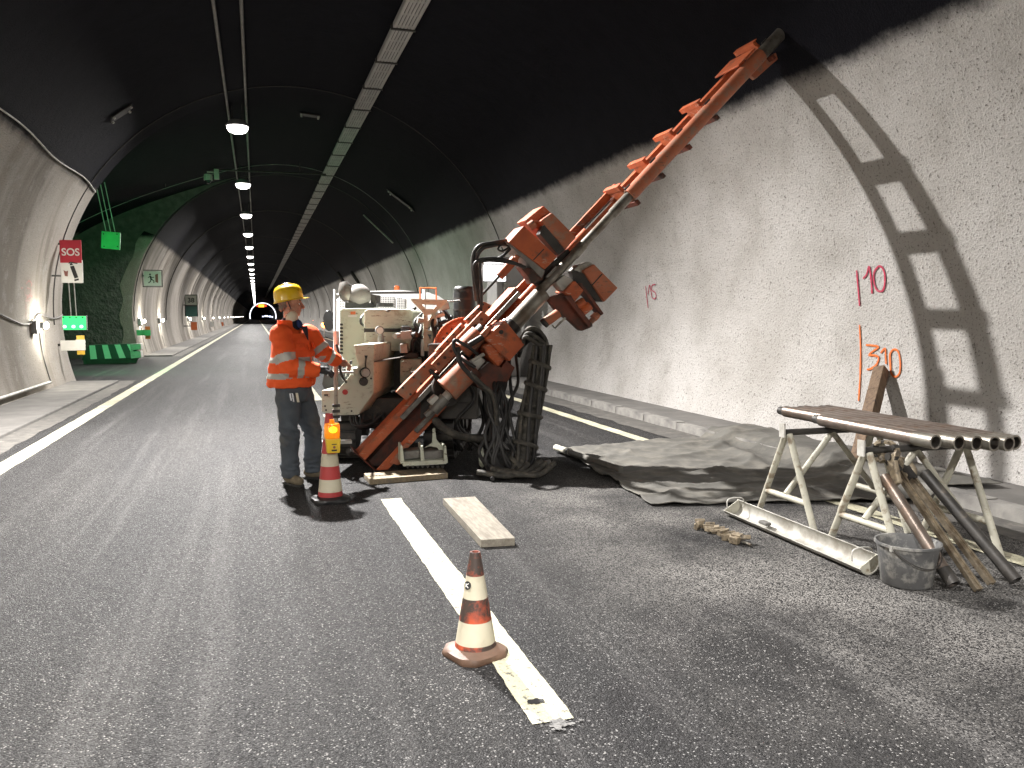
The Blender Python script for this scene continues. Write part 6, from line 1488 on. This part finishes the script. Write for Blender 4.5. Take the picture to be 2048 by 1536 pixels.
for sgn in (-1, 1):
    pk_ = MB(); zt = nek.z - .17; A1 = a0 + sgn * .28; A2 = a0 + sgn * .80
    g = [[on_front(lerp(zt, zt - .055, j / 3), lerp(A1, A2, i / 5)) + (FD * math.cos(lerp(A1, A2, i / 5)) + LD * math.sin(lerp(A1, A2, i / 5))) * .012 for i in range(6)] for j in range(4)]
    vs = [p for r_ in g for p in r_]; pk_.add(vs, [(j * 6 + i, j * 6 + i + 1, (j + 1) * 6 + i + 1, (j + 1) * 6 + i) for j in range(3) for i in range(5)])
    o = pk_.build("pocket_flap", "hi_vis", man, smooth=60); q5 = o.modifiers.new("t", 'SOLIDIFY'); q5.thickness = .010
# --- trousers
tm = MB(); wst = W_(587, 766, 7.86)
tm.loft([ring(wst, FD, LD, .145, .19, 24), ring(pel + V((0, 0, .0)), FD, LD, .150, .195, 24), ring(pel + V((0, 0, -.09)), FD, LD, .125, .18, 24)])
for h_, k_, a_ in ((hipR, kneR, ankR), (hipL, kneL, ankL)):
    tm.cap(h_ + V((0, 0, -.02)), k_, .118, .088); tm.cap(k_, lerp(k_, a_, .6), .087, .080); tm.cyl(lerp(k_, a_, .5), a_ + V((0, 0, -.02)), .080, .086)
def tfold(p, n):
    a = .010 * noise.noise(V((p.x * 8, p.y * 8, p.z * 12)))
    for k_ in (kneR, kneL): a += .016 * math.exp(-((p.z - k_.z) / .10) ** 2) * noise.noise(V((p.x * 10, p.y * 10, p.z * 26 + p.x * 12)))
    a += .020 * math.exp(-((p.z - .17) / .07) ** 2) * noise.noise(V((p.x * 9, p.y * 9, p.z * 34)))
    a += .012 * math.exp(-((p.z - .78) / .08) ** 2) * noise.noise(V((p.x * 16 + p.z * 10, p.y * 16, p.z * 10)))
    return a
remesh(tm, "trousers", ["work_trousers"], man, 0.0095, 4, fn=tfold)
# --- boots
for a_, dv in ((ankR, (FD + V((-.25, -.35, 0))).normalized()), (ankL, (FD + V((.3, .1, 0))).normalized())):
    g0_ = V((a_.x, a_.y, 0)); b2 = MB(); b2.cap(g0_ - dv * .045 + V((0, 0, .065)), g0_ + dv * .05 + V((0, 0, .065)), .048, .046); b2.cap(g0_ + dv * .05 + V((0, 0, .055)), g0_ + dv * .150 + V((0, 0, .050)), .047, .042); b2.cap(g0_ + V((0, 0, .05)), g0_ + V((0, 0, .15)), .05, .05)
    remesh(b2, "boot", ["boot_leather"], man, .008, 3)
    sd5 = dv.cross(Z); outl = [g0_ + dv * x + sd5 * y + V((0, 0, .001)) for x, y in ((-.095, -.03), (-.07, -.046), (0, -.044), (.09, -.052), (.16, -.044), (.195, -.02), (.195, .02), (.16, .044), (.09, .052), (0, .044), (-.07, .046), (-.095, .03))]
    MB().prism(outl, (0, 0, .022)).build("boot_sole", "boot_sole", man, bevel=.004)
# --- helmet
TI = Matrix.Rotation(R(-9), 3, 'Y'); hc2 = hd + V((-.014, 0, .040))
hm3 = MB(); rings = []
for f, z in ((1.0, -.012), (1.0, .02), (.985, .05), (.93, .078), (.80, .103), (.55, .121), (.25, .130), (.02, .132)):
    rings.append([hc2 + TI @ V((.132 * f * math.cos(q), .108 * f * math.sin(q), z + (.006 * max(0, 1 - abs(abs(math.sin(q)) * f * .108 - .0) / .022) if z > .05 else 0))) for q in [2 * math.pi * i / 40 for i in range(40)]])
hm3.loft(rings); he = hm3.build("helmet", "helmet_yellow", man, smooth=70)
br = MB(); outer = []
for i in range(40):
    q = 2 * math.pi * i / 40; ext_ = .010 + .044 * max(0, math.cos(q)) ** 1.6; drop = -.014 - .004 * max(0, math.cos(q)) - .010 * max(0, -math.cos(q))
    outer.append((q, ext_, drop))
br.loft([[hc2 + TI @ V(((.128) * math.cos(q), .105 * math.sin(q), -.006)) for q, e_, d_ in outer], [hc2 + TI @ V(((.132 + e_) * math.cos(q), (.108 + min(e_, .02)) * math.sin(q), d_)) for q, e_, d_ in outer],
         [hc2 + TI @ V(((.132 + e_) * math.cos(q), (.108 + min(e_, .02)) * math.sin(q), d_ - .004)) for q, e_, d_ in outer], [hc2 + TI @ V(((.124) * math.cos(q), .101 * math.sin(q), -.016)) for q, e_, d_ in outer]], cap=False)
br.build("helmet_brim", "helmet_yellow", he, smooth=60)
for s in (-1, 0, 1):
    MB().tube([hc2 + TI @ V((.132 * math.cos(a) * .93, s * .030 * (1 - .2 * abs(math.cos(a))), .010 + .126 * math.sin(a))) for a in [R(40 + 100 * i / 12) for i in range(13)]], .007, 6).build("helmet_rib", "helmet_yellow", he, smooth=60)
MB().tube([hc2 + TI @ V((-.02, -.105, -.01)), hd + V((.0, -.085, -.06))], .004, 6).build("chin_strap", "navy_cloth", he)
# --- dust mask hanging at the throat, blue filter, keys
mk = MB(); mkc = W_(587, 636, 7.80); rings = []
mdir = V((.55, -.55, -.45)).normalized(); mu = mdir.orthogonal().normalized(); mv = mdir.cross(mu)
mk.lathe([(.066, -.012), (.064, .0), (.056, .022), (.040, .040), (.020, .048), (.004, .050)], mkc + V((-.012, .045, .004)), V((.62, -.55, -.42)), 24, cap=False); mk.lathe([(.062, -.010), (.050, .02), (.004, .044)], mkc + V((-.012, .045, .004)), V((.62, -.55, -.42)), 24, cap=False); mko = mk.build("dust_mask", "mask_white", man, smooth=70)
MB().tube(smooth_path([mkc + V((-.03, .0, .02)), mkc + V((-.065, .03, .03)), nek + V((-.075, .02, .03))], 5), .004, 6).build("mask_strap", "mask_white", mko)
pm("blue_cloth", (0.012, 0.03, 0.13), None, 10, 0.8)
bl_ = MB(); bl_.ell(W_(599, 648, 7.80), .026, .026, .042, Matrix.Rotation(R(-20), 3, 'Y'), 12, 8); bl_.build("neck_scarf", "blue_cloth", man, smooth=60)
kx = W_(588, 786, 7.66)
for k, (dx, ln, mt) in enumerate(((-.03, .07, "chrome"), (-.01, .08, "chrome"), (.03, .085, "mask_white"), (.01, .06, "dark_steel"))):
    MB().obox(kx + V((dx, 0, -ln / 2)), V((.007 if k != 2 else .011, 0, 0)), V((0, .003, 0)), V((0.006, 0, -ln / 2))).build("key", mt, man, bevel=.001)
